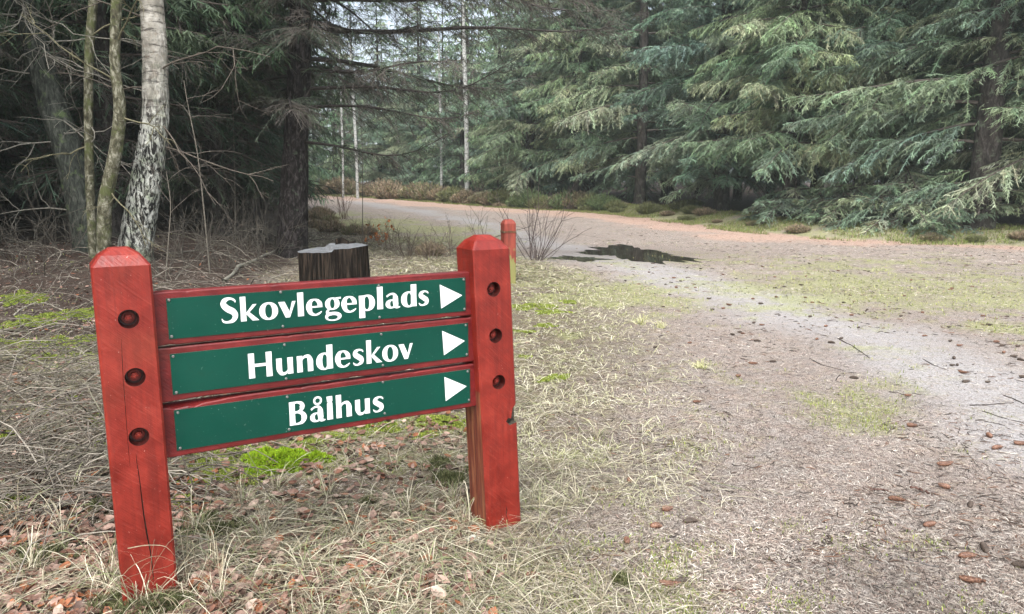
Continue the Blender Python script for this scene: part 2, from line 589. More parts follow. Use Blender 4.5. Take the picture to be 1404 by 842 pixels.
def bark(name, c0, c1, c2, sc=(18, 18, 4), bs=.9, lichen=None, ldens=.6, rough=.9, spec=.2):
    def f(nt, b):
        k = NB(nt); o = k.obj()
        v = k.map(o, sc)
        n = k.noise(v, 1.0, 5, .65, .6)
        c = k.ramp(n, [(.34, c0), (.5, c1), (.68, c2)])
        if lichen:
            c = k.mix(k.ramp(k.noise(o, 7, 5, .7), [(ldens - .06, 0.), (ldens + .06, .85)]), c, lichen)
        k.l(c, b.inputs['Base Color']); b.inputs['Roughness'].default_value = rough
        b.inputs['Specular IOR Level'].default_value = spec
        k.bump(n, bs, .02, b)
    return mat(name, f)


M['bark_spruce'] = bark('spruce bark', (.014, .012, .011), (.04, .034, .030), (.09, .08, .075), (16, 16, 6), .9, (.13, .16, .11), .62)
M['bark_wet'] = bark('wet dark spruce bark', (.006, .005, .004), (.020, .016, .015), (.085, .074, .074), (26, 26, 9), 1., (.10, .13, .09), .66)
M['bark_lean'] = bark('grey green ridged bark', (.012, .014, .011), (.036, .041, .034), (.10, .105, .088), (22, 22, 7), 1., (.10, .14, .06), .62)
M['bark_mossy'] = bark('mossy thin trunk bark', (.03, .028, .018), (.10, .095, .06), (.34, .33, .26), (22, 22, 12), .8, (.085, .10, .035), .56)
M['bark_pale'] = bark('pale birch bark of far trunk', (.13, .13, .12), (.42, .43, .41), (.62, .63, .61), (8, 8, 14), .5)
M['stumpbark'] = bark('soaked dark stump side', (.005, .004, .003), (.014, .011, .009), (.07, .052, .038), (40, 40, 2.6), 1., None, .6, .85, .08)


def f(nt, b):
    k = NB(nt); o = k.obj()
    z = k.n('ShaderNodeSeparateXYZ', ins={0: o}).outputs['Z']
    # lower bark thick plates with black fissures, upper bark smooth cream with dark horizontal marks
    crk = k.noise(k.map(o, (30, 30, 9)), 1, 5, .62, .9)
    zz = k.math('ADD', z, k.math('MULTIPLY', k.math('SUBTRACT', k.noise(o, 3, 3), .5), 1.2))
    low = k.n('ShaderNodeMapRange', ins={0: zz, 1: 2.6, 2: .9, 3: 0., 4: 1.}).outputs[0]
    plates = k.ramp(k.noise(o, 24, 4), [(.3, (.28, .29, .25)), (.55, (.52, .53, .48)), (.75, (.68, .67, .62))])
    lich = k.mix(k.ramp(k.noise(o, 6, 5, .7), [(.48, 0.), (.62, .75)]), plates, (.15, .20, .10))
    fis = crk
    lowc = k.mix(k.ramp(fis, [(.45, 0.), (.51, 1.)]), (.012, .011, .009), lich)
    marks = k.noise(k.map(o, (5, 5, 26)), 1, 4, .7, .4)
    up = k.ramp(k.noise(o, 8, 4), [(.3, (.17, .155, .125)), (.5, (.33, .31, .265)), (.7, (.54, .515, .46))])
    up = k.mix(k.ramp(k.noise(o, 5, 5, .7), [(.5, 0.), (.64, .6)]), up, (.15, .17, .11))
    up = k.mix(k.ramp(marks, [(.53, 0.), (.61, .9)]), up, (.05, .042, .036))
    up = k.mix(k.ramp(k.noise(o, 13, 5, .7), [(.54, 0.), (.66, .6)]), up, (.20, .16, .12))
    c = k.mix(k.ramp(low, [(.2, 0.), (.8, 1.)]), up, lowc)
    k.l(c, b.inputs['Base Color']); b.inputs['Roughness'].default_value = .8
    k.bump(k.math('MULTIPLY', k.math('MINIMUM', fis, .55), k.math('ADD', low, .1)), 1., .12, b)


M['birch'] = mat('birch bark', f)


def f(nt, b):
    k = NB(nt); o = k.obj()
    rings = k.n('ShaderNodeTexWave', wave_type='RINGS', rings_direction='Z', ins={'Vector': o, 'Scale': 26., 'Distortion': 3., 'Detail': 3.}).outputs['Fac']
    n = k.noise(o, 16, 5, .7)
    c = k.ramp(n, [(.35, (.08, .085, .09)), (.6, (.20, .21, .22)), (.75, (.32, .33, .34))])
    c = k.mix(k.math('MULTIPLY', rings, .35), c, (.10, .10, .095))
    k.l(c, b.inputs['Base Color']); b.inputs['Roughness'].default_value = .6
    k.bump(k.math('ADD', rings, k.math('MULTIPLY', n, 2.)), .5, .004, b)


M['cut'] = mat('grey weathered saw cut', f)


def f(nt, b):
    k = NB(nt); o = k.obj()
    n = k.noise(o, 160, 3)
    c = k.ramp(n, [(.3, (.05, .022, .014)), (.5, (.15, .07, .042)), (.7, (.30, .17, .11))])
    k.l(c, b.inputs['Base Color']); b.inputs['Roughness'].default_value = .6


M['cone'] = mat('spruce cone scales', f)


def f(nt, b):
    k = NB(nt); o = k.obj()
    c = k.ramp(k.noise(o, 160, 3), [(.3, (.03, .022, .016)), (.6, (.085, .06, .045)), (.8, (.15, .11, .08))])
    k.l(c, b.inputs['Base Color']); b.inputs['Roughness'].default_value = .7


M['cone_dark'] = mat('old dark spruce cone scales', f)


def f(nt, b):
    k = NB(nt)
    k.l(k.ramp(k.noise(k.obj(), 60, 4), [(.3, (.25, .25, .21)), (.6, (.6, .6, .52))]), b.inputs['Base Color']); b.inputs['Roughness'].default_value = .7


M['chip'] = mat('pale chip', f)

# ------------------------------------------------------------------ ground
nx, ny = len(xs), len(ys)
V = np.stack([GX, GY, GZ], -1).reshape(-1, 3)
jj, ii = np.meshgrid(np.arange(ny - 1), np.arange(nx - 1), indexing='ij')
b0 = (jj * nx + ii).ravel()
Q = np.stack([b0, b0 + 1, b0 + nx + 1, b0 + nx], -1)
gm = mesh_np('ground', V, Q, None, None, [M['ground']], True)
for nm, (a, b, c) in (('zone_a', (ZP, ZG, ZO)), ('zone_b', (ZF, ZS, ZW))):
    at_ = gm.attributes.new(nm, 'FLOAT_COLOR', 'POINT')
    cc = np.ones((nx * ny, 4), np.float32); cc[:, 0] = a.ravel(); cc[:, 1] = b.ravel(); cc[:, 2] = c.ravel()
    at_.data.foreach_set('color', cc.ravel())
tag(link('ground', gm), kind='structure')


def fill_poly(pts, z, jitter=0.0, seed=0, n=90):
    P = np.array(pts + [pts[0]]); P = smooth_line(P, n)[:-1]
    c = P.mean(0); a = np.linspace(0, 2 * PI, len(P), endpoint=False)
    P = c + (P - c) * (1 + jitter * (vn(a * 5 / PI * 2, a * 0, seed) - .5) + jitter * .7 * (vn(a * 12, a * 0, seed + 5) - .5))[:, None]
    V = np.c_[P, np.full(len(P), z)]
    return V, tessellate_polygon([[Vector(v) for v in V]])


g = Geo()
for k_, pp in enumerate((PUD, PUD2)):
    Vp, tr = fill_poly(pp, .006 + .0005 * k_, .7, 4 + k_)
    zt = T(Vp[:, 0], Vp[:, 1]).max() + .004
    Vp[:, 2] = zt
    g.add(Vp, None, tr)
    if k_ == 0: me = g.mesh('puddle', [M['water']]); g = Geo()
tag(link('puddle', me), kind='structure')
tag(link('puddle', g.mesh('puddle', [M['water']])), kind='structure')

# ------------------------------------------------------------------ the sign
sign = thing('trail_signboard', 'red wooden trail sign with three green name plates between two posts', 'sign', S0)
MS = Matrix(((SIGN_U[0], -SIGN_N[0], 0, 0), (SIGN_U[1], -SIGN_N[1], 0, 0), (0, 0, 1, 0), (0, 0, 0, 1)))   # local x = along, y = back, z = up
sign.rotation_euler = MS.to_euler()
# local coordinates from here: x = s, y = -(off), z


def box_arr(x0, x1, y0, y1, z0, z1):
    V = [(x, y, z) for x in (x0, x1) for y in (y0, y1) for z in (z0, z1)]
    Fc = [(0, 1, 3, 2), (4, 6, 7, 5), (0, 4, 5, 1), (2, 3, 7, 6), (0, 2, 6, 4), (1, 5, 7, 3)]
    return V, Fc


def py_mesh(name, V, Fc, mats, mi=None, smooth=False):
    me = bpy.data.meshes.new(name); me.from_pydata([tuple(map(float, v)) for v in V], [], [tuple(f_) for f_ in Fc])
    for m_ in mats: me.materials.append(m_)
    if mi is not None:
        for p_, i_ in zip(me.polygons, mi): p_.material_index = i_
    for p_ in me.polygons: p_.use_smooth = smooth
    me.update(); return me


def apply_mods(o):
    dg = bpy.context.evaluated_depsgraph_get(); dg.update()
    me = bpy.data.meshes.new_from_object(o.evaluated_get(dg))
    o.modifiers.clear(); o.data = me


def cyl(c, ax, r0, r1, y0, y1, n, mi=0):
    """cylinder along local y"""
    V = []; Fc = []
    for (y, r) in ((y0, r0), (y1, r1)):
        for k in range(n):
            a = 2 * PI * k / n
            V.append((c[0] + r * math.cos(a), y, c[1] + r * math.sin(a)))
    for k in range(n): Fc.append((k, (k + 1) % n, n + (k + 1) % n, n + k))
    Fc.append(tuple(range(n))[::-1]); Fc.append(tuple(range(n, 2 * n)))
    return V, Fc


def make_post(cx_bot, cx_top, w, dpt, ztop, front_y, holes, seed, cracks=(), notch=None, side_bare=False):
    """loft of rounded square sections; chamfered top"""
    import bmesh
    zs_ = [-.35, 0.0, .25, .5, .75, ztop - .045, ztop - .018, ztop]
    ins = [0, 0, 0, 0, 0, 0, .020, .046]
    rb = .006
    rings = []
    for z, i_ in zip(zs_, ins):
        cx = cx_bot + (cx_top - cx_bot) * z / ztop
        x0, x1 = cx - w / 2 + i_, cx + w / 2 - i_
        y0, y1 = front_y + i_, front_y + dpt - i_
        rings.append([(x0 + rb, y0, z), (x1 - rb, y0, z), (x1, y0 + rb, z), (x1, y1 - rb, z), (x1 - rb, y1, z), (x0 + rb, y1, z), (x0, y1 - rb, z), (x0, y0 + rb, z)])
    V = [v for r in rings for v in r]; Fc = []; mi = []
    for k in range(len(rings) - 1):
        for j in range(8):
            a, b = k * 8 + j, k * 8 + (j + 1) % 8
            Fc.append((a, b, b + 8, a + 8)); mi.append(1 if (side_bare and j == 6 and k in (1, 2)) else 0)
    Fc.append(tuple(range(8))[::-1]); mi.append(0)
    Fc.append(tuple(range((len(rings) - 1) * 8, len(rings) * 8))); mi.append(0)
    mats = [M['paint'], M['barewood'], M['rotten'], M['recess']]
    o = link('post', py_mesh('post', V, Fc, mats, mi), sign)
    tmp = []

    def cut(V, Fc, m_):
        c = bpy.data.objects.new('cutter', py_mesh('cutter', V, Fc, mats, [m_] * len(Fc)))
        COL.objects.link(c); tmp.append(c); c.matrix_world = sign_mw
        bm = bmesh.new(); bm.from_mesh(c.data); bmesh.ops.recalc_face_normals(bm, faces=bm.faces); bm.to_mesh(c.data); bm.free()
        md = o.modifiers.new('cut', 'BOOLEAN'); md.operation = 'DIFFERENCE'; md.object = c; md.solver = 'EXACT'
    for (hx, hz) in holes:
        cut(*cyl((hx, hz), 1, .0255, .0215, front_y - .003, front_y + .030, 40), 3)
    for cr in cracks:                                # thin wedge along a polyline (x, z, width)
        V2 = []; F2 = []
        for k, (x, z, wd) in enumerate(cr):
            V2 += [(x - wd / 2, front_y - .002, z), (x + wd / 2, front_y - .002, z), (x + .0003, front_y + .012, z), (x - .0003, front_y + .012, z)]
            if k:
                a = k * 4
                F2 += [(a - 4 + j, a - 4 + (j + 1) % 4, a + (j + 1) % 4, a + j) for j in range(4)]
        n = len(cr) * 4
        F2 += [(0, 1, 2, 3)[::-1], (n - 4, n - 3, n - 2, n - 1)]
        cut(V2, F2, 2)
    if notch is not None:
        P2 = notch; n = len(P2)
        V2 = [(x, front_y - .004, z) for x, z in P2] + [(x + .004, front_y + .022, z) for x, z in P2]
        F2 = [(k, (k + 1) % n, n + (k + 1) % n, n + k) for k in range(n)] + [tuple(range(n))[::-1], tuple(range(n, 2 * n))]
        cut(V2, F2, 2)
    apply_mods(o)
    for c in tmp: bpy.data.objects.remove(c)
    bv = o.modifiers.new('b', 'BEVEL'); bv.width = .0022; bv.segments = 2; bv.limit_method = 'ANGLE'; bv.angle_limit = math.radians(28)
    apply_mods(o)
    return o


bpy.context.view_layer.update()
sign_mw = sign.matrix_world.copy()
FY = -.038                                            # front of the posts, 38 mm before the planks' front


def hole_at(x, y):
    s, z = sp(x, y, .038); return (s, z)


lh = [hole_at(176.5, 437.6), hole_at(185.3, 517.4), hole_at(190.6, 599)]
rh = [hole_at(677, 396.8), hole_at(679.7, 460.3), hole_at(684, 524)]
# left post: front plane at .038
cr1 = [(*hole_at(x, y), wd) for x, y, wd in ((186.5, 622, .0004), (188, 637, .0016), (191, 655, .0020), (194, 680, .0030), (197, 705, .0036), (201, 730, .0042), (206, 755, .0032), (209, 778, .0028), (210.5, 795, .0016))]
cr2 = [(*hole_at(x, y), wd) for x, y, wd in ((166, 462, .0002), (167.5, 490, .0010), (168.5, 510, .0012), (170.5, 540, .0012), (173, 575, .0011), (176, 615, .0009), (178, 640, .0002))]
lo = [hole_at(x, y)[0] for x, y in ((128.5, 400), (209.5, 400))]
lpost = make_post((lo[0] + lo[1]) / 2 + .002, (lo[0] + lo[1]) / 2 - .001, .139, .13, 1.035, FY, lh, 1, [cr1, cr2])
nt_ = [hole_at(x, y) for x, y in ((706, 546), (706.5, 578), (699, 583), (693.5, 578), (697, 573), (700.5, 574), (702.5, 560))]
nt_[0] = (nt_[0][0] + .02, nt_[0][1]); nt_[1] = (nt_[1][0] + .02, nt_[1][1])
rpost = make_post(.003, -.046, .140, .13, 1.03, FY, rh, 2, [[(*hole_at(x, y), wd) for x, y, wd in ((694, 693, .0003), (695, 700, .0030), (694, 706, .0026), (696, 713, .0024), (696, 718, .0003))]], nt_, True)


def bolt(hx, hz, par, seed):
    g2 = []
    V = []; Fc = []
    def ad(v, f_):
        n = len(V); V.extend(v); Fc.extend([tuple(i + n for i in q) for q in f_])
    ad(*cyl((hx, hz), 1, .0165, .0160, FY + .0295, FY + .0265, 28))     # washer
    ad(*cyl((hx, hz), 1, .0105, .0100, FY + .0265, FY + .0160, 6))      # hexagonal nut
    ad(*cyl((hx, hz), 1, .0052, .0046, FY + .0160, FY + .0110, 14))     # thread end
    me = py_mesh('bolt', V, Fc, [M['paint']])
    import bmesh
    bm = bmesh.new(); bm.from_mesh(me); bmesh.ops.recalc_face_normals(bm, faces=bm.faces)
    bmesh.ops.bevel(bm, geom=[e for e in bm.edges], offset=.0008, segments=1, affect='EDGES')
    bm.to_mesh(me); bm.free()
    link('bolt', me, par)


for h_ in lh: bolt(*h_, lpost, 1)
for h_ in rh: bolt(*h_, rpost, 1)

XL, XR = -1.085, -.05
PLZ = [(.763, .911), (.603, .756), (.443, .594)]
for k_, (z0, z1) in enumerate(PLZ):
    # slightly worn plank: front, with wavy chipped edges
    n = 60
    V = []; Fc = []
    rr = np.random.default_rng(60 + k_)
    X_ = np.linspace(XL, XR, n)
    wt = -.0032 * np.maximum(0, vn(X_ * 60, X_ * 0, 7 + k_) - .72) * 4
    wb = .0030 * np.maximum(0, vn(X_ * 55, X_ * 0, 17 + k_) - .66) * 4 + (.004 * np.exp(-((X_ + .95) / .07) ** 2) if k_ == 1 else 0)
    wt = wt - (.012 * np.exp(-((X_ + 1.0) / .08) ** 2) * (.5 + vn(X_ * 90, X_ * 0, 2)) if k_ == 2 else 0)
    c = .003
    for x, a, b in zip(X_, wt, wb):
        V += [(x, c, z0 + b), (x, 0, z0 + b + c), (x, 0, z1 + a - c), (x, c, z1 + a), (x, .034, z1), (x, .034, z0)]
    for i in range(n - 1):
        for j in range(6):
            Fc.append((i * 6 + j, i * 6 + (j + 1) % 6, i * 6 + 6 + (j + 1) % 6, i * 6 + 6 + j))
    Fc.append(tuple(range(6))); Fc.append(tuple(range(n * 6 - 6, n * 6))[::-1])
    me = py_mesh('plank', V, Fc, [M['paint_dark']])
    import bmesh
    bm = bmesh.new(); bm.from_mesh(me); bmesh.ops.recalc_face_normals(bm, faces=bm.faces); bm.to_mesh(me); bm.free()
    link('plank', me, sign)

# ---- lettering
def cat_rom(P, n=10, closed=False):
    P = np.array(P, float); out = []
    m = len(P)
    for i in range(m - 1 if not closed else m):
        p0 = P[(i - 1) % m] if (i > 0 or closed) else 2 * P[0] - P[1]
        p1 = P[i]; p2 = P[(i + 1) % m]
        p3 = P[(i + 2) % m] if (i + 2 < m or closed) else 2 * P[-1] - P[-2]
        for t in np.linspace(0, 1, n, endpoint=False):
            out.append(.5 * ((2 * p1) + (-p0 + p2) * t + (2 * p0 - 5 * p1 + 4 * p2 - p3) * t * t + (-p0 + 3 * p1 - 3 * p2 + p3) * t ** 3))
    if not closed: out.append(P[-1])
    return np.array(out)


def stroke(*pts):
    P = cat_rom(pts, 12)
    d = np.gradient(P[:, :2], axis=0); d /= np.linalg.norm(d, axis=1, keepdims=True) + 1e-9
    nrm = np.c_[-d[:, 1], d[:, 0]]
    L = P[:, :2] + nrm * P[:, 2:3] / 2; R_ = P[:, :2] - nrm * P[:, 2:3] / 2
    V = np.empty((len(P) * 2, 2)); V[0::2] = L; V[1::2] = R_
    return V, [(2 * i, 2 * i + 1, 2 * i + 3, 2 * i + 2) for i in range(len(P) - 1)]


def ringg(cx, cy, rx, ry, ix, iy, irx, iry, n=56, e=2.15):
    a = np.arange(n) * 2 * PI / n
    def se(cx, cy, rx, ry): return np.c_[cx + rx * np.sign(np.cos(a)) * np.abs(np.cos(a)) ** (2 / e), cy + ry * np.sign(np.sin(a)) * np.abs(np.sin(a)) ** (2 / e)]
    V = np.concatenate([se(cx, cy, rx, ry), se(ix, iy, irx, iry)])
    return V, [(i, (i + 1) % n, n + (i + 1) % n, n + i) for i in range(n)]


def poly(*pts):
    V = np.array(pts, float)
    return V, [tuple(t) for t in tessellate_polygon([[Vector((x, y, 0)) for x, y in pts]])]


def stem(x0, x1, y0, y1):
    f_ = .012; ym = (y0 + y1) / 2
    return poly((x0, y0), (x1, y0), (x1 - f_, ym), (x1, y1), (x0, y1), (x0 + f_, ym))


A_ = [stroke((.09, .80, .13), (.36, .945, .12), (.62, .93, .18), (.735, .72, .36), (.745, .4, .40), (.80, .13, .34), (.93, .045, .16), (1.09, .05, .05)), ringg(.42, .285, .42, .305, .47, .29, .135, .20)]
GL = {
    'l': (.42, [stem(0, .42, 0, 1.5)]),
    'L': (.42, [poly((0, 0), (.42, 0), (.41, 1.07), (.31, 1.10), (.42, 1.18), (.42, 1.5), (0, 1.5), (.03, 1.16), (.11, 1.10), (.02, 1.04))]),
    'o': (1.3, [ringg(.65, .5, .65, .545, .65, .5, .245, .425)]),
    'v': (1.25, [poly((0, 1), (.46, 1), (.785, .36), (1.0, 1), (1.25, 1), (.80, 0), (.49, 0))]),
    'k': (1.34, [stem(0, .42, 0, 1.5), poly((.41, .50), (.93, 1.0), (1.22, 1.0), (.66, .53), (1.36, 0), (.86, 0), (.41, .44))]),
    'e': (1.15, [stroke((.98, .53, .34), (.955, .72, .33), (.80, .90, .22), (.58, .985, .10), (.32, .88, .26), (.20, .64, .40), (.20, .42, .40), (.31, .15, .27), (.60, .01, .12), (.88, .07, .13), (1.09, .20, .06)), poly((.34, .47), (1.15, .47), (1.14, .575), (.34, .575))]),
    'S': (1.22, [stroke((1.06, 1.19, .06), (1.00, 1.33, .13), (.70, 1.445, .14), (.36, 1.36, .28), (.23, 1.12, .38), (.50, .84, .40), (.88, .64, .40), (1.01, .38, .38), (.84, .12, .26), (.50, .03, .14), (.20, .08, .13), (.07, .26, .05))]),
    's': (.86, [stroke((.78, .80, .06), (.70, .91, .11), (.48, .965, .12), (.25, .86, .25), (.21, .68, .33), (.42, .52, .34), (.63, .36, .34), (.63, .16, .25), (.38, .025, .12), (.16, .06, .11), (.05, .19, .05))]),
    'g': (1.2, [ringg(.56, .63, .53, .40, .56, .63, .17, .30), poly((.70, 1.0), (1.20, 1.04), (1.20, .92), (.95, .90), (.80, .86)), stroke((.36, .31, .12), (.20, .20, .14), (.17, .08, .20), (.32, .0, .22), (.5, -.03, .2)), ringg(.60, -.19, .60, .29, .56, -.25, .36, .145)]),
    'p': (1.15, [stem(0, .42, -.48, 1.0), ringg(.60, .5, .55, .54, .56, .49, .18, .43)]),
    'd': (1.14, [stem(.72, 1.14, 0, 1.5), ringg(.55, .5, .55, .54, .59, .5, .17, .43)]),
    'a': (1.1, A_), 'A': (1.1, A_ + [ringg(.58, 1.335, .31, .275, .58, 1.335, .165, .15)]),
    'H': (1.76, [stem(0, .45, 0, 1.48), stem(1.31, 1.76, 0, 1.48), poly((.43, .66), (1.33, .66), (1.33, .84), (.43, .84))]),
    'u': (1.22, [stroke((.205, 1.0, .41), (.205, .62, .40), (.215, .34, .40), (.33, .10, .26), (.55, .045, .17), (.75, .12, .14), (.86, .25, .10)), stem(.81, 1.22, 0, 1.0)]),
    'n': (1.2, [stem(0, .41, 0, 1.0), stroke((.34, .72, .10), (.48, .88, .14), (.68, .95, .17), (.88, .89, .28), (.985, .66, .40), (.99, .38, .40), (.99, 0, .41))]),
    'h': (1.2, [stem(0, .41, 0, 1.5), stroke((.34, .72, .10), (.48, .88, .14), (.68, .95, .17), (.88, .89, .28), (.985, .66, .40), (.99, .38, .40), (.99, 0, .41))]),
    'B': (1.26, [stem(0, .42, 0, 1.48), stroke((.35, 1.415, .13), (.66, 1.41, .14), (.90, 1.30, .26), (.95, 1.12, .36), (.84, .90, .22), (.62, .83, .11), (.35, .82, .10)), stroke((.35, .775, .10), (.66, .77, .13), (.95, .66, .28), (1.06, .42, .40), (.93, .16, .26), (.66, .065, .14), (.35, .06, .12))]),
}
WORDS = [
    (.812, (404, 412.6), 433.9, [('S', 302.2, 326.6), ('k', 329.6, 354.6), ('o', 355.2, 381.2), ('v', 381.7, 405.6), ('l', 408, 416.4), ('e', 419.9, 442), ('g', 445, 467.6), ('e', 468.2, 489), ('p', 492, 514), ('l', 517, 525), ('a', 528.4, 548.6), ('d', 549.7, 571), ('s', 573.3, 588.4)]),
    (.642, (404, 489), 510.6, [('H', 340.8, 373.3), ('u', 378.8, 401.8), ('n', 407, 429.3), ('d', 433.3, 456.3), ('e', 459.6, 480.4), ('s', 483, 499.4), ('k', 502.3, 523.5), ('o', 523.9, 545.7), ('v', 546.4, 566)]),
    (.481, (489, 548.4), 568.6, [('B', 396.8, 420.6), ('A', 424.8, 446), ('L', 448.3, 456.2), ('h', 460.8, 482.2), ('u', 486.8, 507), ('s', 510.5, 526.7)])]
PLATES = [((228.6, 409.5), (637.3, 380.6), (639.4, 426.4), (230.9, 465.3)), ((233.5, 485.1), (641.8, 443.4), (642.4, 488.8), (236.2, 541.3)), ((238.5, 562.2), (643.6, 506.6), (645.5, 550.5), (242.4, 619.7))]
ARR = [((602.8, 390.2), (633.7, 404.9), (604.9, 423)), ((606.1, 453.6), (637.2, 467.4), (608.7, 487.1)), ((609.2, 516.8), (639.8, 529.6), (611.1, 550))]
SCR = [[(231.6, 411.7), (235.4, 461.5), (384.8, 400.7), (388, 447.5), (519.4, 391.9), (520.5, 435), (635.8, 383.5), (637, 423.8)],
       [(237.3, 488.9), (241.9, 538.3), (390.1, 472.9), (392.4, 519.3), (522.8, 458.5), (525.1, 500.9), (638.6, 446), (640, 486)],
       [(243.8, 566), (247.2, 614.7), (393.9, 544.4), (396.6, 588.9), (525, 524), (527.6, 566.9), (641.3, 509.5), (643, 548.5)]]
PLAB = ['green plate lettered Skovlegeplads', 'green plate lettered Hundeskov', 'green plate lettered with the short word Bålhus']
for k_ in range(3):
    c4 = [sp(*q, .003) for q in PLATES[k_]]
    x0 = (c4[0][0] + c4[3][0]) / 2; x1 = (c4[1][0] + c4[2][0]) / 2
    zt = (c4[0][1] + c4[1][1]) / 2; zb_ = (c4[2][1] + c4[3][1]) / 2
    V, Fc = box_arr(x0, x1, -.003, -.0005, zb_, zt)
    me = py_mesh('sign_plate', V, Fc, [M['plate'], M['metal']], [1, 1, 0, 1, 1, 1])
    pl = link('sign_plate', me, sign); pl['label'] = PLAB[k_]
    bz, xt, yb, lets = WORDS[k_]
    xh = sp(*xt, .003)[1] - bz
    Vl = []; Fl = []; lay = 0
    for ch, xa, xb in lets:
        ym = yb + (xt[0] - (xa + xb) / 2) * (.089, .127, .16)[k_] - 11
        sa, sb = sp(xa, ym, .003)[0], sp(xb, ym, .003)[0]
        w_, prims = GL[ch]
        for j, (vv, ff) in enumerate(prims):
            n0 = len(Vl)
            for x, y in vv: Vl.append((sa + x * (sb - sa) / w_, -.0036 - .00012 * j, bz + y * xh))
            Fl += [tuple(i + n0 for i in q) for q in ff]
    link('lettering', py_mesh('lettering', Vl, Fl, [M['white']]), pl)
    a3 = [sp(*q, .003) for q in ARR[k_]]
    va = [(x, -.0036, z) for x, z in a3] + [(x, -.0031, z) for x, z in a3]
    link('arrow', py_mesh('arrow', va, [(0, 2, 1), (3, 4, 5), (0, 1, 4, 3), (1, 2, 5, 4), (2, 0, 3, 5)], [M['white']]), pl)
    for q in SCR[k_]:
        x, z = sp(*q, .004)
        V = []; Fc = []
        for (y, r) in ((-.003, .0042), (-.0045, .0040), (-.0058, .0028), (-.0060, .0012), (-.0046, .0009)):
            V += [(x + r * math.cos(a * PI / 8), y, z + r * math.sin(a * PI / 8)) for a in range(16)]
        for i in range(4): Fc += [(i * 16 + j, i * 16 + (j + 1) % 16, i * 16 + 16 + (j + 1) % 16, i * 16 + 16 + j) for j in range(16)]
        Fc.append(tuple(range(64, 80)))
        link('screw', py_mesh('screw', V, Fc, [M['metal']], None, True), pl)

# ------------------------------------------------------------------ second red post
p2 = gp(697, 388)
po = thing('trail_post', 'short weathered red post standing behind the sign at the path edge', 'post', p2, math.radians(18))


def simple_post(w, h, mats):
    zs_ = [-.3, .1, .45, h - .05, h - .02, h]; ins = [0, 0, 0, 0, .014, .038]
    V = []; Fc = []; mi = []
    for z, i_ in zip(zs_, ins):
        a = w / 2 - i_; c = .008
        V += [(-a + c, -a, z), (a - c, -a, z), (a, -a + c, z), (a, a - c, z), (a - c, a, z), (-a + c, a, z), (-a, a - c, z), (-a, -a + c, z)]
    for k in range(len(zs_) - 1):
        for j in range(8):
            a, b = k * 8 + j, k * 8 + (j + 1) % 8
            Fc.append((a, b, b + 8, a + 8)); mi.append(0)
    Fc.append(tuple(range(len(V) - 8, len(V)))); mi.append(0)
    return py_mesh('shaft', V, Fc, mats, mi)


def f(nt, b):
    k = NB(nt); o = k.obj()
    z = k.n('ShaderNodeSeparateXYZ', ins={0: o}).outputs['Z']
    c = k.ramp(k.noise(k.map(o, (30, 30, 4)), 1, 4), [(.3, (.13, .018, .011)), (.6, (.25, .04, .022)), (.8, (.32, .10, .06))])
    al = k.math('ADD', k.noise(k.map(o, (14, 14, 5)), 1, 4), k.n('ShaderNodeMapRange', ins={0: z, 1: .65, 2: .2, 3: -.3, 4: .18}).outputs[0])
    c = k.mix(k.ramp(al, [(.5, 0.), (.6, .85)]), c, (.20, .22, .07))
    k.l(c, b.inputs['Base Color']); b.inputs['Roughness'].default_value = .7


M['oldpaint'] = mat('faded red paint with green algae', f)
link('shaft', simple_post(.15, .775, [M['oldpaint']]), po)
g = Geo(); P_ = np.zeros((1, 14, 3)); 
sq = [(-.078, -.078), (.0, -.079), (.078, -.078), (.079, .0), (.078, .078), (0, .079), (-.078, .078), (-.079, 0), (-.078, -.078)]
for dz in (0, .012):
    P_ = np.array([[(x * 1.02, y * 1.02, .62 + dz + .006 * math.sin(i * 2)) for i, (x, y) in enumerate(sq)]])
    g.tubes(P_, np.full((1, 9), .003), 5, (.12, .11, .06))
link('wire_loop', g.mesh('wire_loop', [M['twig']]), po)

# ------------------------------------------------------------------ stump
stp = gp0(461, 440); stp[2] = T(stp[0], stp[1])
st = thing('tree_stump', 'dark sawn-off tree stump with a stepped grey cut behind the sign', 'stump', stp)
n = 72; th = np.arange(n) * 2 * PI / n
rad = .272 * (1 + .07 * np.cos(2 * th + .5) + .05 * np.cos(3 * th + 1.3) + .035 * np.cos(7 * th) + .02 * np.cos(13 * th + 1))
rz_ = 14; V = []; C_ = []
z_top_c = at(461, 338, stp[1])[2] - stp[2]
zl = np.linspace(-.1, 1, rz_)


def stump_top(x, y):
    """height of the cut: rises to the back right, a lower wedge on the left"""
    h = z_top_c + .05 * x + .035 * y
    low = ss((-.35 * y - x - .02) / .02)
    return h - .022 * low + .0015 * np.sin(x * 60)


for k, q in enumerate(zl):
    rr = rad * (1 + .12 * np.exp(-max(q, 0) * 6)) * (1 + .035 * (vn(th / (2 * PI) * 36, th * 0 + q * 2, 3, 36) - .5) * 2)
    x, y = rr * np.cos(th), rr * np.sin(th)
    zt = stump_top(x, y)
    V.append(np.c_[x, y, np.where(q < 0, -.1, zt * q)])
V = np.array(V)
i = np.arange(n); j = (i + 1) % n; b_ = (np.arange(rz_ - 1) * n)[:, None]
Q = np.stack([b_ + i, b_ + j, b_ + n + j, b_ + n + i], -1).reshape(-1, 4)
link('bark', mesh_np('bark', V.reshape(-1, 3), Q, None, None, [M['stumpbark']], False), st)
top = V[-1]; rings = [top * [1, 1, 1]]
for s_ in np.linspace(.93, 0.02, 22):
    x, y = top[:, 0] * s_, top[:, 1] * s_
    rings.append(np.c_[x, y, stump_top(x, y) + .003 * (vn(x * 60, y * 60, 4) - .5)])
RV = np.concatenate(rings); nr = len(rings)
b_ = (np.arange(nr - 1) * n)[:, None]
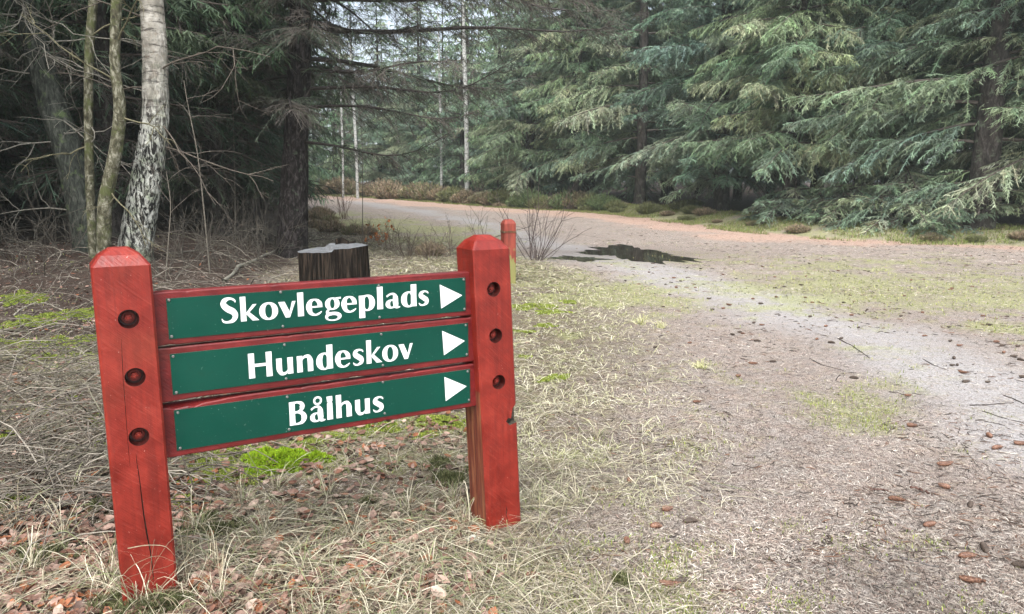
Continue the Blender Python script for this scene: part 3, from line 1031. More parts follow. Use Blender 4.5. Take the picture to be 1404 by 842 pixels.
Q = np.stack([b_ + i, b_ + j, b_ + n + j, b_ + n + i], -1).reshape(-1, 4)
link('cut_face', mesh_np('cut_face', RV, Q, None, None, [M['cut']], False), st)
# splinter ledge at the back
xx = np.linspace(-.02, .15, 12); V = []; Fc = []
for x in xx:
    zb_ = stump_top(x, .20); y0 = .17 + .02 * math.sin(x * 40); hgt = .035 + .02 * math.sin(x * 30 + 1)
    V += [(x, y0, zb_ - .02), (x, y0 + .012, zb_ + hgt), (x, .225, zb_ + hgt * .9), (x, .235, zb_ - .03)]
for k in range(11):
    for q in range(4): Fc.append((k * 4 + q, k * 4 + (q + 1) % 4, k * 4 + 4 + (q + 1) % 4, k * 4 + 4 + q))
Fc += [(0, 3, 2, 1), (44, 45, 46, 47)]
link('splinter_ledge', py_mesh('splinter_ledge', V, Fc, [M['stumpbark']]), st)

# ------------------------------------------------------------------ spruce builder
def sample(C, t):
    n = len(C) - 1
    k = np.clip((t * n).astype(int), 0, n - 1); u = t * n - k
    P = C[k] * (1 - u)[:, None] + C[k + 1] * u[:, None]
    return P, unit(C[k + 1] - C[k])


DOWN = np.array([0, 0, -1.])
GREENS = np.array([(.14, .215, .135), (.185, .25, .15), (.14, .205, .15), (.21, .255, .155), (.165, .23, .16), (.26, .30, .20), (.13, .185, .12)])


def foliage_on(F_, Tw, C, L, rng, gap=.11, tgap=.05, hang=.5, w=.022, tl=(.06, .2), col=None, bare=0., dens=1., blmax=1.0, blf=.36, start=.12):
    """needle-clad branchlets and twiglets along bough C (K,3)"""
    nb = max(4, int(L * 2 / gap * dens))
    tb = rng.uniform(start, 1, nb)
    P, Tg = sample(C, tb)
    S = unit(np.cross(Tg, DOWN)); sd = np.where(rng.random(nb) < .5, -1., 1.)[:, None]
    lb = np.minimum(blmax, blf * L * (1.06 - tb) ** .75 * rng.uniform(.6, 1.25, nb) + .10)
    ang = rng.uniform(.6, 1.1, nb)[:, None]
    D = unit(Tg * np.cos(ang) + S * sd * np.sin(ang) + DOWN * rng.uniform(.0, .6, nb)[:, None] * hang + rnd_unit(nb, rng) * .38)
    u = np.linspace(0, 1, 4)
    B = P[:, None] + D[:, None] * (lb[:, None] * u)[..., None] + DOWN * (hang * .45 * lb[:, None] * u ** 2)[..., None]
    base = col if col is not None else GREENS[rng.integers(len(GREENS))]
    cb = base[None] * rng.uniform(.65, 1.4, (nb, 1)) * rng.uniform(.92, 1.08, (nb, 3))
    isb = rng.random(nb) < bare
    dead = np.array([.075, .065, .055])[None] * rng.uniform(.6, 1.4, (nb, 1))
    cb = np.where(isb[:, None], dead, cb)
    Wb = np.where(isb[:, None], .008, w * 1.25) * np.linspace(1, .45, 4)[None] * np.ones((nb, 1))
    F_.strips(B, Wb, unit(np.cross(D, rnd_unit(nb, rng))), cb)
    nt = np.maximum(2, (lb / tgap * 2).astype(int))
    idx = np.repeat(np.arange(nb), nt); n = len(idx)
    uu = rng.uniform(.08, 1, n)
    kk = np.clip((uu * 3).astype(int), 0, 2); fr = (uu * 3 - kk)[:, None]
    Pt = B[idx, kk] * (1 - fr) + B[idx, kk + 1] * fr
    Db = unit(B[idx, kk + 1] - B[idx, kk])
    S2 = unit(np.cross(Db, DOWN) + 1e-3) * np.where(rng.random(n) < .5, -1., 1.)[:, None]
    Dt = unit(Db * rng.uniform(.4, .9, n)[:, None] + S2 * rng.uniform(.35, .9, n)[:, None] + DOWN * (hang * rng.uniform(-.2, 1.5, n))[:, None] + rnd_unit(n, rng) * .6)
    lt = rng.uniform(*tl, n) * (1.15 - .5 * uu)
    P2 = np.stack([Pt, Pt + Dt * lt[:, None] + DOWN * (hang * .25 * lt)[:, None]], 1)
    ct = cb[idx] * rng.uniform(.8, 1.28, (n, 1))
    wt = np.where(isb[idx][:, None], .005, w * rng.uniform(.7, 1.2, (n, 1))) * np.array([[1., .45]])
    F_.strips(P2, wt, unit(np.cross(Dt, rnd_unit(n, rng))), ct)


def bough_line(p0, az, L, up, sag, tip, rng, K=9):
    t = np.linspace(0, 1, K)
    a = az + rng.uniform(-.25, .25) * t
    x = np.cumsum(np.r_[0, np.cos(a[1:])]) * L / (K - 1); y = np.cumsum(np.r_[0, np.sin(a[1:])]) * L / (K - 1)
    z = L * (up * t - sag * t ** 2 + tip * t ** 3)
    return np.c_[p0[0] + x, p0[1] + y, p0[2] + z]


def spruce_meshes(seed, Ht=17., r0=.2, zb=.5, Rl=3.0, step=.42, gap=.11, tgap=.05, w=.022, hang=.5, tl=(.06, .2), bare_low=0., dead_to=0., trunk_mat='bark_spruce', topfac=1., power=.75, dens=1., tint=None, sides=14, rings=60, nper=(4, 6), blmax=1.0, open_front=0.):
    rng = np.random.default_rng(seed)
    lean = rng.uniform(-.012, .012, 2)
    zz = np.linspace(0, Ht, 8)
    C = np.c_[lean[0] * zz + .04 * np.sin(zz * .7 + seed), lean[1] * zz, zz - .25]
    Rr = np.maximum(.02, r0 * (1 - zz / Ht) ** .85)
    tm = trunk_mesh('trunk', C, Rr, M[trunk_mat], sides, rings, .10, 12, 5, .35, True, seed)
    B = F_ = Geo()
    z = max(zb, .3)
    tube_P = []; tube_R = []
    while z < Ht - .5:
        f = (z - zb) / (Ht - zb); f = max(f, 0)
        zc = np.interp(z, C[:, 2], C[:, 0]), np.interp(z, C[:, 2], C[:, 1])
        nbr = rng.integers(nper[0], nper[1] + 1); a0 = rng.uniform(0, 2 * PI)
        # upper crown coarser: only lights and shades from above
        cf = 1. if z < 9 else 1.9
        for q in range(nbr):
            az = a0 + q * 2 * PI / nbr + rng.uniform(-.35, .35)
            if open_front and z < 7 and abs((az + PI / 2 + PI) % (2 * PI) - PI) < open_front: continue
            L = Rl * (1 - f) ** power * rng.uniform(.55, 1.15) + .25
            if z < zb + 1.0: L *= .8
            dead = z < dead_to
            p0 = (zc[0], zc[1], z + rng.uniform(-.15, .15))
            if dead: cl = bough_line(p0, az, L * rng.uniform(.5, .9), rng.uniform(-.1, .15), rng.uniform(.1, .35), .1, rng)
            else: cl = bough_line(p0, az, L, rng.uniform(.0, .25), rng.uniform(.35, .6) * (1 - .4 * f), rng.uniform(.1, .25), rng)
            tube_P.append(cl); tube_R.append(np.linspace(.010 + .009 * L, .004, 9))
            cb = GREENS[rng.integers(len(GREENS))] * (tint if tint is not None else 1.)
            if dead: foliage_on(F_, B, cl, L, rng, gap * 1.3, tgap * 1.7, hang * .8, w * .6, (.08, .3), cb * .7, .6, dens, blmax)
            else: foliage_on(F_, B, cl, L, rng, gap * cf, tgap * cf, hang, w * (1 if cf == 1 else 2.0), tl, cb, bare_low * (1 - f) + .03, dens, blmax)
        z += step * rng.uniform(.75, 1.25) * (1 if z < 9 else 1.4)
    B.tubes(np.array(tube_P), np.array(tube_R), 5, (.075, .062, .052))
    return tm, F_.mesh('crown', [M['needles']])


def tree_from(meshes, label, loc, rz=0, sc=1., group=None, name='spruce_tree', cat='spruce tree'):
    t = thing(name, label, cat, loc, rz, group); t.scale = sc if isinstance(sc, tuple) else (sc, sc, sc)
    link('trunk', meshes[0], t); link('crown', meshes[1], t)
    return t


# variants
VAR = {
    'edge1': spruce_meshes(101, 17, .20, 1.4, 3.1, .42, .08, .036, .015, .5, (.05, .14)),
    'edge2': spruce_meshes(102, 18, .23, 1.1, 3.3, .42, .08, .036, .016, .5, (.05, .14), tint=np.array([.95, 1.02, 1.1])),
    'edge3': spruce_meshes(103, 16, .17, 1.7, 2.6, .40, .08, .036, .014, .65, (.05, .15), tint=np.array([1.05, 1.05, .95])),
    'heroD': spruce_meshes(111, 18, .26, .8, 3.3, .42, .075, .033, .013, .5, (.05, .14), open_front=.95),
    'heroA': spruce_meshes(112, 17, .17, .9, 2.9, .44, .08, .036, .015, .55, (.05, .14), open_front=.8),
    'sprawl': spruce_meshes(113, 1.3, .06, .15, 1.9, .16, .07, .033, .014, .4, (.04, .12), power=.35, bare_low=.25),
    'in1': spruce_meshes(104, 19, .17, 1.2, 2.9, .48, .12, .055, .022, .6, (.07, .2), .3, 4.5, tint=np.array([.34, .44, .42])),  # in1, in2: forest shade put into the needles by a dark tint
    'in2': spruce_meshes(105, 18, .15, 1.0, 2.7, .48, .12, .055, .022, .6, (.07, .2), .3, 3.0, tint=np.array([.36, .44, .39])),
    'far1': spruce_meshes(106, 19, .2, 1.2, 2.8, .58, .20, .10, .042, .6, (.12, .3), .15, 2.0),
    'far2': spruce_meshes(107, 17, .18, .6, 2.9, .56, .20, .10, .042, .8, (.12, .3), .1, 0.0, tint=np.array([.95, 1.05, .9])),
}
placed = []


def place(kind, x, y, label, rz=None, sc=1., group=None):
    placed.append((x, y))
    return tree_from(VAR[kind], label, (x, y, float(T(x, y))), R0.uniform(0, 2 * PI) if rz is None else rz, sc, group)


# hero trees at the right-hand edge
def at_base(px, Y):
    return (px - 702) / F * Y * 1.0, Y


g1 = gp(1345, 312); place('heroD', g1[0], g1[1], 'big spruce with thick dark trunk near the right picture edge', -.55, 1.1)
g1 = gp(1088, 300); place('edge3', g1[0], g1[1] + .4, 'spruce with hanging pale boughs over the dark hollow', 1.0, 1.12)
g1 = gp(878, 281); place('heroA', g1[0], g1[1], 'broad layered spruce behind the puddle with straight visible trunk', -.1, 1.25)
for px, Y, kd, sc, lb in [(1215, 19, 'edge1', 1.0, 'spruce with boughs down to the moss between two dark trunks'), (1165, 18.0, 'sprawl', 1.0, 'low sprawling spruce growth spreading over the green verge'), (1235, 17.0, 'sprawl', 1.1, 'low sprawling spruce growth nearest the big trunk at right'), (1300, 16.6, 'sprawl', .9, 'low spruce growth at the foot of the big right trunk'),
                          (1085, 19.4, 'sprawl', .95, 'low brownish green spruce growth at the dark hollow'), (985, 24, 'edge2', 1.05, 'spruce left of the dark hollow with dense foliage'),
                          (790, 31, 'edge3', 1.1, 'grey green spruce at the left end of the clearing edge'), (725, 33, 'edge1', .95, 'spruce with bright green low boughs by the birch'),
                          (1470, 15.5, 'edge1', 1.1, 'spruce partly cut off by the right picture border'), (1600, 16, 'edge2', 1.1, 'spruce just outside on the right')]:
    x, y = at_base(px, Y); place(kd, x, y, lb, None, sc)

# dark spruce on the left with long boughs over the path
YD = 12.0
bx = at(402, 318, YD); bz = float(T(bx[0], YD))
dk = thing('spruce_tree', 'dark wet spruce trunk with long boughs reaching over the path', 'spruce tree', (bx[0], YD, bz))
C = [(at(398, 318, YD) - [bx[0], YD, 0]) * [1, 1, 0] + [-.02, 0, -.3], (at(402, 290, YD)) - [bx[0], YD, bz], at(406, 200, YD) - [bx[0], YD, bz], at(410, 100, YD) - [bx[0], YD, bz], at(413, 0, YD) - [bx[0], YD, bz], np.array([.15, .1, 9]), np.array([.2, .1, 18])]
link('trunk', trunk_mesh('trunk', C, [.25, .215, .185, .17, .15, .12, .02], M['bark_wet'], 40, 240, .13, 16, 4, .25, True, 5), dk)
placed.append((bx[0], YD))
rng = np.random.default_rng(77)
B = F_ = Geo(); tp = []; tr_ = []
for (z, az, L, up, sag, tip) in [(3.55, .12, 5.4, .03, .05, .06), (3.9, -.25, 4.8, .12, .2, .05), (2.35, -.1, 3.0, .10, .28, .16), (2.65, .25, 3.6, .05, .02, .06), (1.85, -.2, 2.6, -.12, .0, .1), (3.1, .5, 4.5, .05, .15, .08), (4.3, .0, 5.0, .1, .3, .1), (4.6, -.4, 5.2, .1, .35, .1), (5.0, .2, 5., .1, .4, .1),
                                 (3.3, -1.1, 3.2, .1, .25, .1), (4.4, -1.3, 3.6, .1, .3, .1), (2.9, -.55, 3.5, .04, .18, .1)] + \
        [(z_, rng.uniform(0, 2 * PI), rng.uniform(1.6, 3.2), rng.uniform(-.1, .15), rng.uniform(.1, .4), .1) for z_ in np.arange(2.5, 17.5, .17)]:
    if z > 5.3: L = (18.5 - z) * .28 * rng.uniform(.7, 1.1) + .3
    cl = bough_line((0.05, 0, z), az, L, up, sag, tip, rng, 11)
    tt_ = np.linspace(0, 1, 11)
    cl[:, 2] += L * .035 * np.sin(tt_ * rng.uniform(5, 9) + rng.uniform(0, 6)) * tt_ - L * .10 * tt_ ** 2 + L * .12 * tt_ ** 4
    cl[:, 1] += L * .03 * np.sin(tt_ * rng.uniform(4, 8)) * tt_
    tp.append(cl); tr_.append(np.linspace(.012 + .007 * L, .004, 11))
    if z < 5.3: foliage_on(F_, B, cl, L, rng, .09, .045, .5, .008, (.04, .16), np.array([.07, .09, .06]) * rng.uniform(.7, 1.3), .75, 1., .8, .34, .2)
    else: foliage_on(F_, B, cl, L, rng, .2, .1, .7, .045, (.1, .3), np.array([.07, .10, .06]), .1)
B.tubes(np.array(tp), np.array(tr_), 6, (.040, .033, .029))
link('crown', F_.mesh('crown', [M['needles']]), dk)


def poisson(region, spacing, tries, rng, inside):
    out = []
    for _ in range(tries):
        x = rng.uniform(region[0], region[1]); y = rng.uniform(region[2], region[3])
        if not inside(x, y): continue
        if all((x - a) ** 2 + (y - b) ** 2 > spacing ** 2 for a, b in placed + out): out.append((x, y))
    return out


def edge_d(x, y): return float(line_dist(np.array([x]), np.array([y]), EDGE, signed=True)[0])


rng = np.random.default_rng(31)
# left forest
for i_, (x, y) in enumerate([(-8.5, 6.5), (-10.5, 3.5), (-8.8, 1.0), (-11.5, 6.8), (-12.5, .5), (-9.5, -2.5), (-12.8, -3.5), (-14, 4.2), (-7.2, 8.6)]):  # forest carried on out of view, added to shade the left edge
    place(['in1', 'in2'][i_ % 2], x, y, 'unseen spruce added to the forest left of the picture frame', None, 1.0, 'spruces just outside the picture on the left')
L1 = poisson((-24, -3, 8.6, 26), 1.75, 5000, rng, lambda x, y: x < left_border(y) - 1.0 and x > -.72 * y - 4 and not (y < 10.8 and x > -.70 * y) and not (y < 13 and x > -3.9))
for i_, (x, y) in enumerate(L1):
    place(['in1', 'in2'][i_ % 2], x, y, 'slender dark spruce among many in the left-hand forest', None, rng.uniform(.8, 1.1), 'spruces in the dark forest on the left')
L2 = poisson((-45, -7, 26, 60), 3.2, 3000, rng, lambda x, y: x < left_border(y) - 1.0 and x > -.72 * y - 2)
for i_, (x, y) in enumerate(L2):
    place(['far1', 'far2'][i_ % 2], x, y, 'far spruce behind the left-hand forest edge', None, rng.uniform(.85, 1.1), 'far spruces beyond the left forest')
# right forest
R1 = poisson((2, 28, 11, 40), 2.9, 4000, rng, lambda x, y: 3.2 < edge_d(x, y) < 13 and x < .70 * y + 4 and x > -.5)
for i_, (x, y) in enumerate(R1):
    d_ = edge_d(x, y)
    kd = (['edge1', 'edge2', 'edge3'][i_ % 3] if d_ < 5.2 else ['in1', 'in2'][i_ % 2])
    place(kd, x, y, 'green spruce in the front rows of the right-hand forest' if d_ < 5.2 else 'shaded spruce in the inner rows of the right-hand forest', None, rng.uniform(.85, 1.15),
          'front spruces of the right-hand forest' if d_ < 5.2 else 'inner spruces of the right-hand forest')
R2 = poisson((-2, 50, 22, 60), 5.0, 2500, rng, lambda x, y: edge_d(x, y) > 12 and x < .70 * y + 2 and edge_d(x, y) < 26)
for i_, (x, y) in enumerate(R2): place(['far1', 'far2'][i_ % 2], x, y, 'far spruce deep inside the right-hand forest', None, rng.uniform(.9, 1.1), 'far spruces deep in the right-hand forest')
# middle distance, across the path
C1 = poisson((-24, 3, 36, 62), 3.4, 3000, rng, lambda x, y: 1.5 < edge_d(x, y) < 14 and x > -.36 * y and x < .12 * y)
for i_, (x, y) in enumerate(C1): place(['far2', 'far1', 'edge1', 'far2'][i_ % 4] if edge_d(x, y) < 5 else ['far1', 'far2'][i_ % 2], x, y, 'hazy spruce across the path in the middle distance', None, rng.uniform(.7, 1.05), 'hazy spruces across the path')
C2 = poisson((-40, 20, 55, 95), 6.0, 2500, rng, lambda x, y: edge_d(x, y) > 12 and x > -.42 * y and x < .2 * y and y < 78)
for i_, (x, y) in enumerate(C2): place(['far1', 'far2'][i_ % 2], x, y, 'faint spruce farthest back in the mist', None, rng.uniform(.8, 1.0), 'faint far spruces in the mist')
print('trees', len(L1), len(L2), len(R1), len(R2), len(C1), len(C2))

# ------------------------------------------------------------------ bare twig systems
def ramify(rng, P0, D0, L, r, depth, gravity=.0, curl=.25, K=7, out=None, nb=(3, 6), ratio=.55):
    if out is None: out = []
    d = unit(D0); pts = [np.array(P0, float)]
    for k in range(K - 1):
        d = unit(d + rng.normal(0, curl, 3) * .6 + np.array([0, 0, -gravity]) * .3)
        pts.append(pts[-1] + d * L / (K - 1))
    pts = np.array(pts)
    out.append((pts, np.linspace(r, max(r * .35, .0012), K)))
    if depth > 0:
        for _ in range(rng.integers(*nb)):
            t = rng.uniform(.2, .95); k = int(t * (K - 1)); p = pts[k]
            dd = unit(unit(pts[min(k + 1, K - 1)] - pts[max(k - 1, 0)]) + rnd_unit(1, rng)[0] * .8)
            ramify(rng, p, dd, L * ratio * rng.uniform(.5, 1.1), r * .5, depth - 1, gravity, curl, K, out, nb, ratio)
    return out


def tubes_mesh(name, parts, m, sides=5, col=(1, 1, 1), cols=None):
    g = Geo()
    K = len(parts[0][0])
    g.tubes(np.array([p for p, r in parts]), np.array([r for p, r in parts]), sides, np.array(cols) if cols is not None else col)
    return g.mesh(name, [m], True)


# ------------------------------------------------------------------ trunks on the left
def px_tree(name, label, cat, pix, widths, Y, m, sides, rings, amp, fx, fy, flare=.2, seed=1, amp2=0., ztop=9., dY=None, branches=None, extra=None):
    dY = dY or [0] * len(pix)
    P = [at(x, y, Y + d) for (x, y), d in zip(pix, dY)]
    b = P[0].copy(); b[2] = float(T(b[0], b[1]))
    t = thing(name, label, cat, b)
    C = [p - b for p in P]; C[0][2] = -.25
    top = C[-1] + unit(C[-1] - C[-2]) * (ztop - C[-1][2])
    C.append(top)
    Rr = [w_ / F * Y / 2 for w_ in widths] + [.03]
    link('trunk', trunk_mesh('trunk', C, Rr, M[m], sides, rings, amp, fx, fy, flare, True, seed, amp2, extra), t)
    placed.append((b[0], b[1]))
    return t, b


bi, bb = px_tree('birch_tree', 'birch with white peeling bark and black fissures left of the dark spruce', 'birch tree', [(183, 372), (188, 330), (205, 230), (215, 160), (213, 80), (207, 0)], [48, 42, 36, 33, 30, 28], 8.6, 'birch', 72, 420, .075, 22, 9, .12, 4, .14, 11)
ln, lb_ = px_tree('leaning_tree', 'grey green ridged trunk leaning left beside the birch', 'tree', [(132, 370), (118, 300), (95, 210), (70, 140), (48, 60), (30, 0)], [44, 38, 34, 32, 28, 24], 9.4, 'bark_lean', 48, 260, .09, 18, 6, .2, 9, .08, 9)
m1, mb1 = px_tree('mossy_tree', 'crooked mossy young trunk directly left of the birch', 'tree', [(140, 365), (143, 280), (160, 205), (166, 150), (157, 90), (160, 0)], [17, 17, 16, 15, 13, 13], 8.2, 'bark_mossy', 24, 200, .06, 10, 8, .1, 12, .15, 7)
m2, mb2 = px_tree('mossy_tree', 'thin straight mossy stem between leaning trunk and crooked trunk', 'tree', [(128, 360), (123, 250), (121, 150), (122, 70), (128, 0)], [11, 11, 11, 11, 11], 8.8, 'bark_mossy', 20, 160, .06, 8, 8, .1, 15, .1, 7)
# branches of those
rng = np.random.default_rng(5)
for t, b, pl_, cc in [(ln, lb_, [((45, 60), (1, .1, .15), 1.4), ((40, 30), (-1, -.4, .1), 1.3), ((60, 100), (-.9, -.6, .15), 1.0), ((55, 80), (.9, -.6, .4), 1.4), ((35, 10), (.9, -.5, -.1), 1.3), ((50, 60), (.8, -.9, .0), 1.1), ((75, 150), (.8, -.4, -.6), 1.0), ((90, 200), (-.7, -.5, .1), .9), ((110, 290), (-.9, -.4, .05), .9), ((30, 0), (.9, -.8, -.3), 1.2), ((38, 20), (-.8, -.8, -.2), 1.2), ((60, 95), (1, -.3, .3), 1.1), ((42, 40), (.3, -1, .3), 1.1), ((85, 180), (.9, -.5, -.1), 1.2), ((20, -20), (.5, -.9, -.5), 1.3)], (.20, .19, .16)),
                      (m1, mb1, [((160, 60), (.6, -.3, .8), .8), ((165, 160), (.9, -.2, -.1), .7), ((158, 110), (-.8, -.4, .2), .8), ((150, 260), (.7, -.4, -.5), .6)], (.14, .13, .08)),
                      (bi, bb, [((213, 100), (.9, -.2, .35), 1.6), ((222, 200), (1, .1, -.3), 1.2), ((210, 30), (-.9, -.3, .3), 1.4), ((215, 160), (.8, -.5, -.9), 1.0), ((200, 120), (-.8, .3, .1), .9)], (.10, .085, .07)),
                      (m2, mb2, [((122, 50), (.7, -.3, .6), .6), ((122, 200), (-.6, -.4, -.3), .6)], (.14, .13, .08))]:
    parts = []
    Yt = b[1]
    for (pp, d, L) in pl_:
        parts = ramify(rng, at(*pp, Yt) - b, np.array(d, float), L * 1.3, .011, 2, .15, .28, 8, None, (3, 5), .5)
        link('branch', tubes_mesh('branch', parts, M['twig'], 5, cc), t)

# bare saplings and leafless undergrowth on the left and behind the sign
rng = np.random.default_rng(9)
for k_, (pix, Y, w_, lb) in enumerate([([(285, 330), (278, 270), (270, 200), (258, 150), (252, 110)], 8.5, .010, 'thin bent bare sapling between birch and dark spruce'),
                                       ([(222, 330), (235, 280), (228, 235)], 8.0, .009, 'short bare sapling right beside the birch foot'),
                                       ([(325, 365), (322, 250), (318, 90)], 13., .012, 'upright thin dead stem in front of the dark forest'),
                                       ([(497, 330), (497, 200), (494, 150)], 15., .010, 'straight bare stem standing right of the dark spruce')]):
    P = [at(x, y, Y) for x, y in pix]; b = P[0].copy(); b[2] = float(T(b[0], Y)); P[0][2] = b[2] - .05
    Q = smooth_line(np.array(P) - b, 12)
    t = thing('bare_sapling', lb, 'sapling', b)
    parts = [(Q[:, :], np.linspace(w_, w_ * .4, 12))]
    link('stem', tubes_mesh('stem', parts, M['twig'], 6, (.15, .135, .11)), t)
    sub = []
    for q in range(6):
        p = Q[rng.integers(3, 11)]
        sub = ramify(rng, p, np.array([rng.normal(), rng.normal() * .5, .5]), .5, .004, 1, .1, .25, 7, None, (2, 4))
        link('twig', tubes_mesh('twig', sub, M['twig'], 4, (.12, .105, .09)), t)


def shrub(name, label, base, n, Lr, spread, rng, r=.006, col=(.10, .075, .06), depth=1, group=None, tilt=(0, 0)):
    t = thing(name, label, 'shrub', base, 0, group)
    parts = []
    for _ in range(n):
        a = rng.uniform(0, 2 * PI); e = rng.uniform(0, spread)
        d = np.array([math.cos(a) * e + tilt[0], math.sin(a) * e + tilt[1], 1.])
        p0 = np.array([math.cos(a), math.sin(a), 0]) * rng.uniform(0, .14) - [0, 0, .03]
        parts = ramify(rng, p0, d, rng.uniform(*Lr), r * rng.uniform(.6, 1.2), depth, -.05, .16, 8, None, (2, 5), .45)
        link('stem', tubes_mesh('stem', parts, M['twig'], 4, col), t)
    return t


b = gp(735, 357); shrub('bare_shrub', 'leafless thin-stemmed bush right of the second red post', b, 24, (.7, 1.5), .95, rng, .0065, (.085, .065, .06), 1, None, (.12, 0))
b = gp(665, 345); shrub('bare_shrub', 'sparse leafless stems left of the second red post', b, 7, (.5, 1.0), .4, rng, .005, (.10, .08, .06))
b = gp(560, 352); shrub('bare_shrub', 'low leafless bush right of the tree stump', b, 12, (.3, .75), 1.1, rng, .006, (.09, .07, .055), 2)
for k_, (px_, py_) in enumerate([(535, 345), (590, 356), (500, 340), (450, 328), (620, 352)]):
    b = gp(px_, py_)
    shrub('bare_shrub', ['tangled leafless scrub close behind the oak seedling', 'low leafless scrub above the right half of the top plank', 'low leafless scrub touching the right side of the stump', 'thin leafless scrub between dark spruce and stump', 'sparse leafless scrub just left of the right sign post'][k_], b, 10, (.25, .7), 1.2, rng, .005, (.13, .10, .08), 2)
b = gp(470, 300); shrub('bare_shrub', 'leafless reddish bush by the far path bend', b, 12, (.7, 1.3), .5, rng, .008, (.15, .10, .08))
b = gp(660, 275); shrub('bare_shrub', 'pale leaning dry bush at the far verge', b, 9, (.9, 1.8), .4, rng, .012, (.26, .22, .17), 1, None, (-.3, 0))
for k_, (px_, py_) in enumerate([(250, 352), (345, 345), (60, 375), (300, 372), (375, 350), (20, 360), (230, 378), (290, 340), (330, 330), (270, 366), (90, 352), (365, 338), (410, 340), (345, 365)]):
    b = gp(px_, py_)
    shrub('bare_shrub', ['tangle of bare twigs right behind the left sign post', 'tangle of bare twigs left of the stump', 'tangle of bare twigs at the far left below the leaning trunk',
                         'low tangle of bare twigs just above the top plank', 'tangle of bare twigs at the foot of the dark spruce', 'bare twigs at the left picture border', 'small bare tangle between birch foot and sign', 'bare tangle in front of the forest between birch and dark spruce', 'bare tangle deeper under the forest left of the dark spruce', 'bare tangle close above the top plank beside the birch',
                         'bare tangle at the foot of the leaning trunk', 'bare tangle under the long boughs of the dark spruce', 'bare tangle right of the dark spruce foot', 'bare tangle beside the leaning thick branch'][k_],
          b, 12, (.35, 1.1), 1.5, rng, .0042, (.095, .085, .07), 2)

# oak seedling with orange leaves behind the stump
b = gp(520, 338)
oak = thing('oak_seedling', 'small oak seedling with withered orange leaves behind the stump', 'seedling', b)
parts = []
for _ in range(6): ramify(rng, (0, 0, 0), (rng.normal() * .8, .3 * rng.normal(), .9), .42, .005, 1, 0, .2, 7, parts, (2, 4))
link('stems', tubes_mesh('stems', parts, M['twig'], 4, (.12, .08, .05)), oak)


def leaf_geo(g, P, D, Nn, L, Wd, cols, curl=.3):
    """simple lobed, cupped leaves: 6 quads each"""
    N = len(P)
    S = unit(np.cross(D, Nn)); Nn = unit(np.cross(S, D))
    u = np.array([0, .25, .5, .75, 1.]); wv = np.array([.12, .75, 1., .62, .06])
    rows = []
    for k, (uu, ww) in enumerate(zip(u, wv)):
        c = P + D * (L * (uu - .5))[:, None] + Nn * (curl * L * ((uu - .5) ** 2))[:, None]
        e = (Wd * ww * .5)[:, None] * (1 + .25 * (k % 2))
        lift = Nn * (curl * Wd * ww * .35)[:, None]
        rows.append(np.stack([c - S * e + lift, c, c + S * e + lift], 1))
    V = np.stack(rows, 1).reshape(-1, 3)                    # N,5,3,3
    b = (np.arange(N) * 15)[:, None, None] + (np.arange(4) * 3)[None, :, None] + np.arange(2)[None, None]
    Q = np.stack([b, b + 1, b + 4, b + 3], -1).reshape(-1, 4)
    g.add(V, Q, None, np.repeat(cols, 15, axis=0))


tips = np.concatenate([p[[3, 4, 5, 6]] for p, r in parts])
tips = tips[R0.integers(0, len(tips), 70)]
g = Geo(); N = len(tips)
leaf_geo(g, tips + R0.normal(0, .02, (N, 3)), rnd_unit(N), rnd_unit(N), R0.uniform(.05, .09, N), R0.uniform(.025, .045, N), np.array([.42, .15, .045]) * R0.uniform(.5, 1.3, (N, 1)))
link('leaves', g.mesh('leaves', [M['leaf']], True), oak)

# far pale trunks
for k_, (x0, y0, x1, y1, Y, w_, lb) in enumerate([(640, 250, 637, 85, 38, 6, 'thin white birch trunk standing before the misty spruces'), (490, 262, 484, 130, 44, 4, 'slim pale leaning trunk right of the dark spruce'),
                                                  (470, 262, 468, 150, 46, 3, 'thin pale trunk nearest the dark spruce in the mist'), (715, 268, 716, 150, 34, 4, 'slim grey trunk right of the white birch trunk'), (605, 255, 603, 120, 42, 3.5, 'slim grey trunk left of the white birch trunk')]):
    P = [at(x0, y0, Y), at((x0 * .6 + x1 * .4) + 1, y0 * .6 + y1 * .4, Y), at(x1, y1, Y)]
    b = P[0].copy(); b[2] = float(T(b[0], Y))
    t = thing('birch_tree', lb, 'birch tree', b); C = [p - b for p in P]; C[0][2] = -.3
    C.append(C[-1] + unit(C[-1] - C[-2]) * 4)
    link('trunk', trunk_mesh('trunk', C, [w_ / F * Y / 2] * 3 + [.02], M['bark_pale'], 10, 40, .04, 6, 3, .1, True, 3), t)
    parts = []
    for q in range(14):
        parts = ramify(rng, C[2] * rng.uniform(.5, 1.0), (rng.normal(), rng.normal(), 1.0), 1.6, .02, 2, 0, .2, 7, None, (3, 5))
        link('branch', tubes_mesh('branch', parts, M['twig'], 4, (.11, .09, .08)), t)

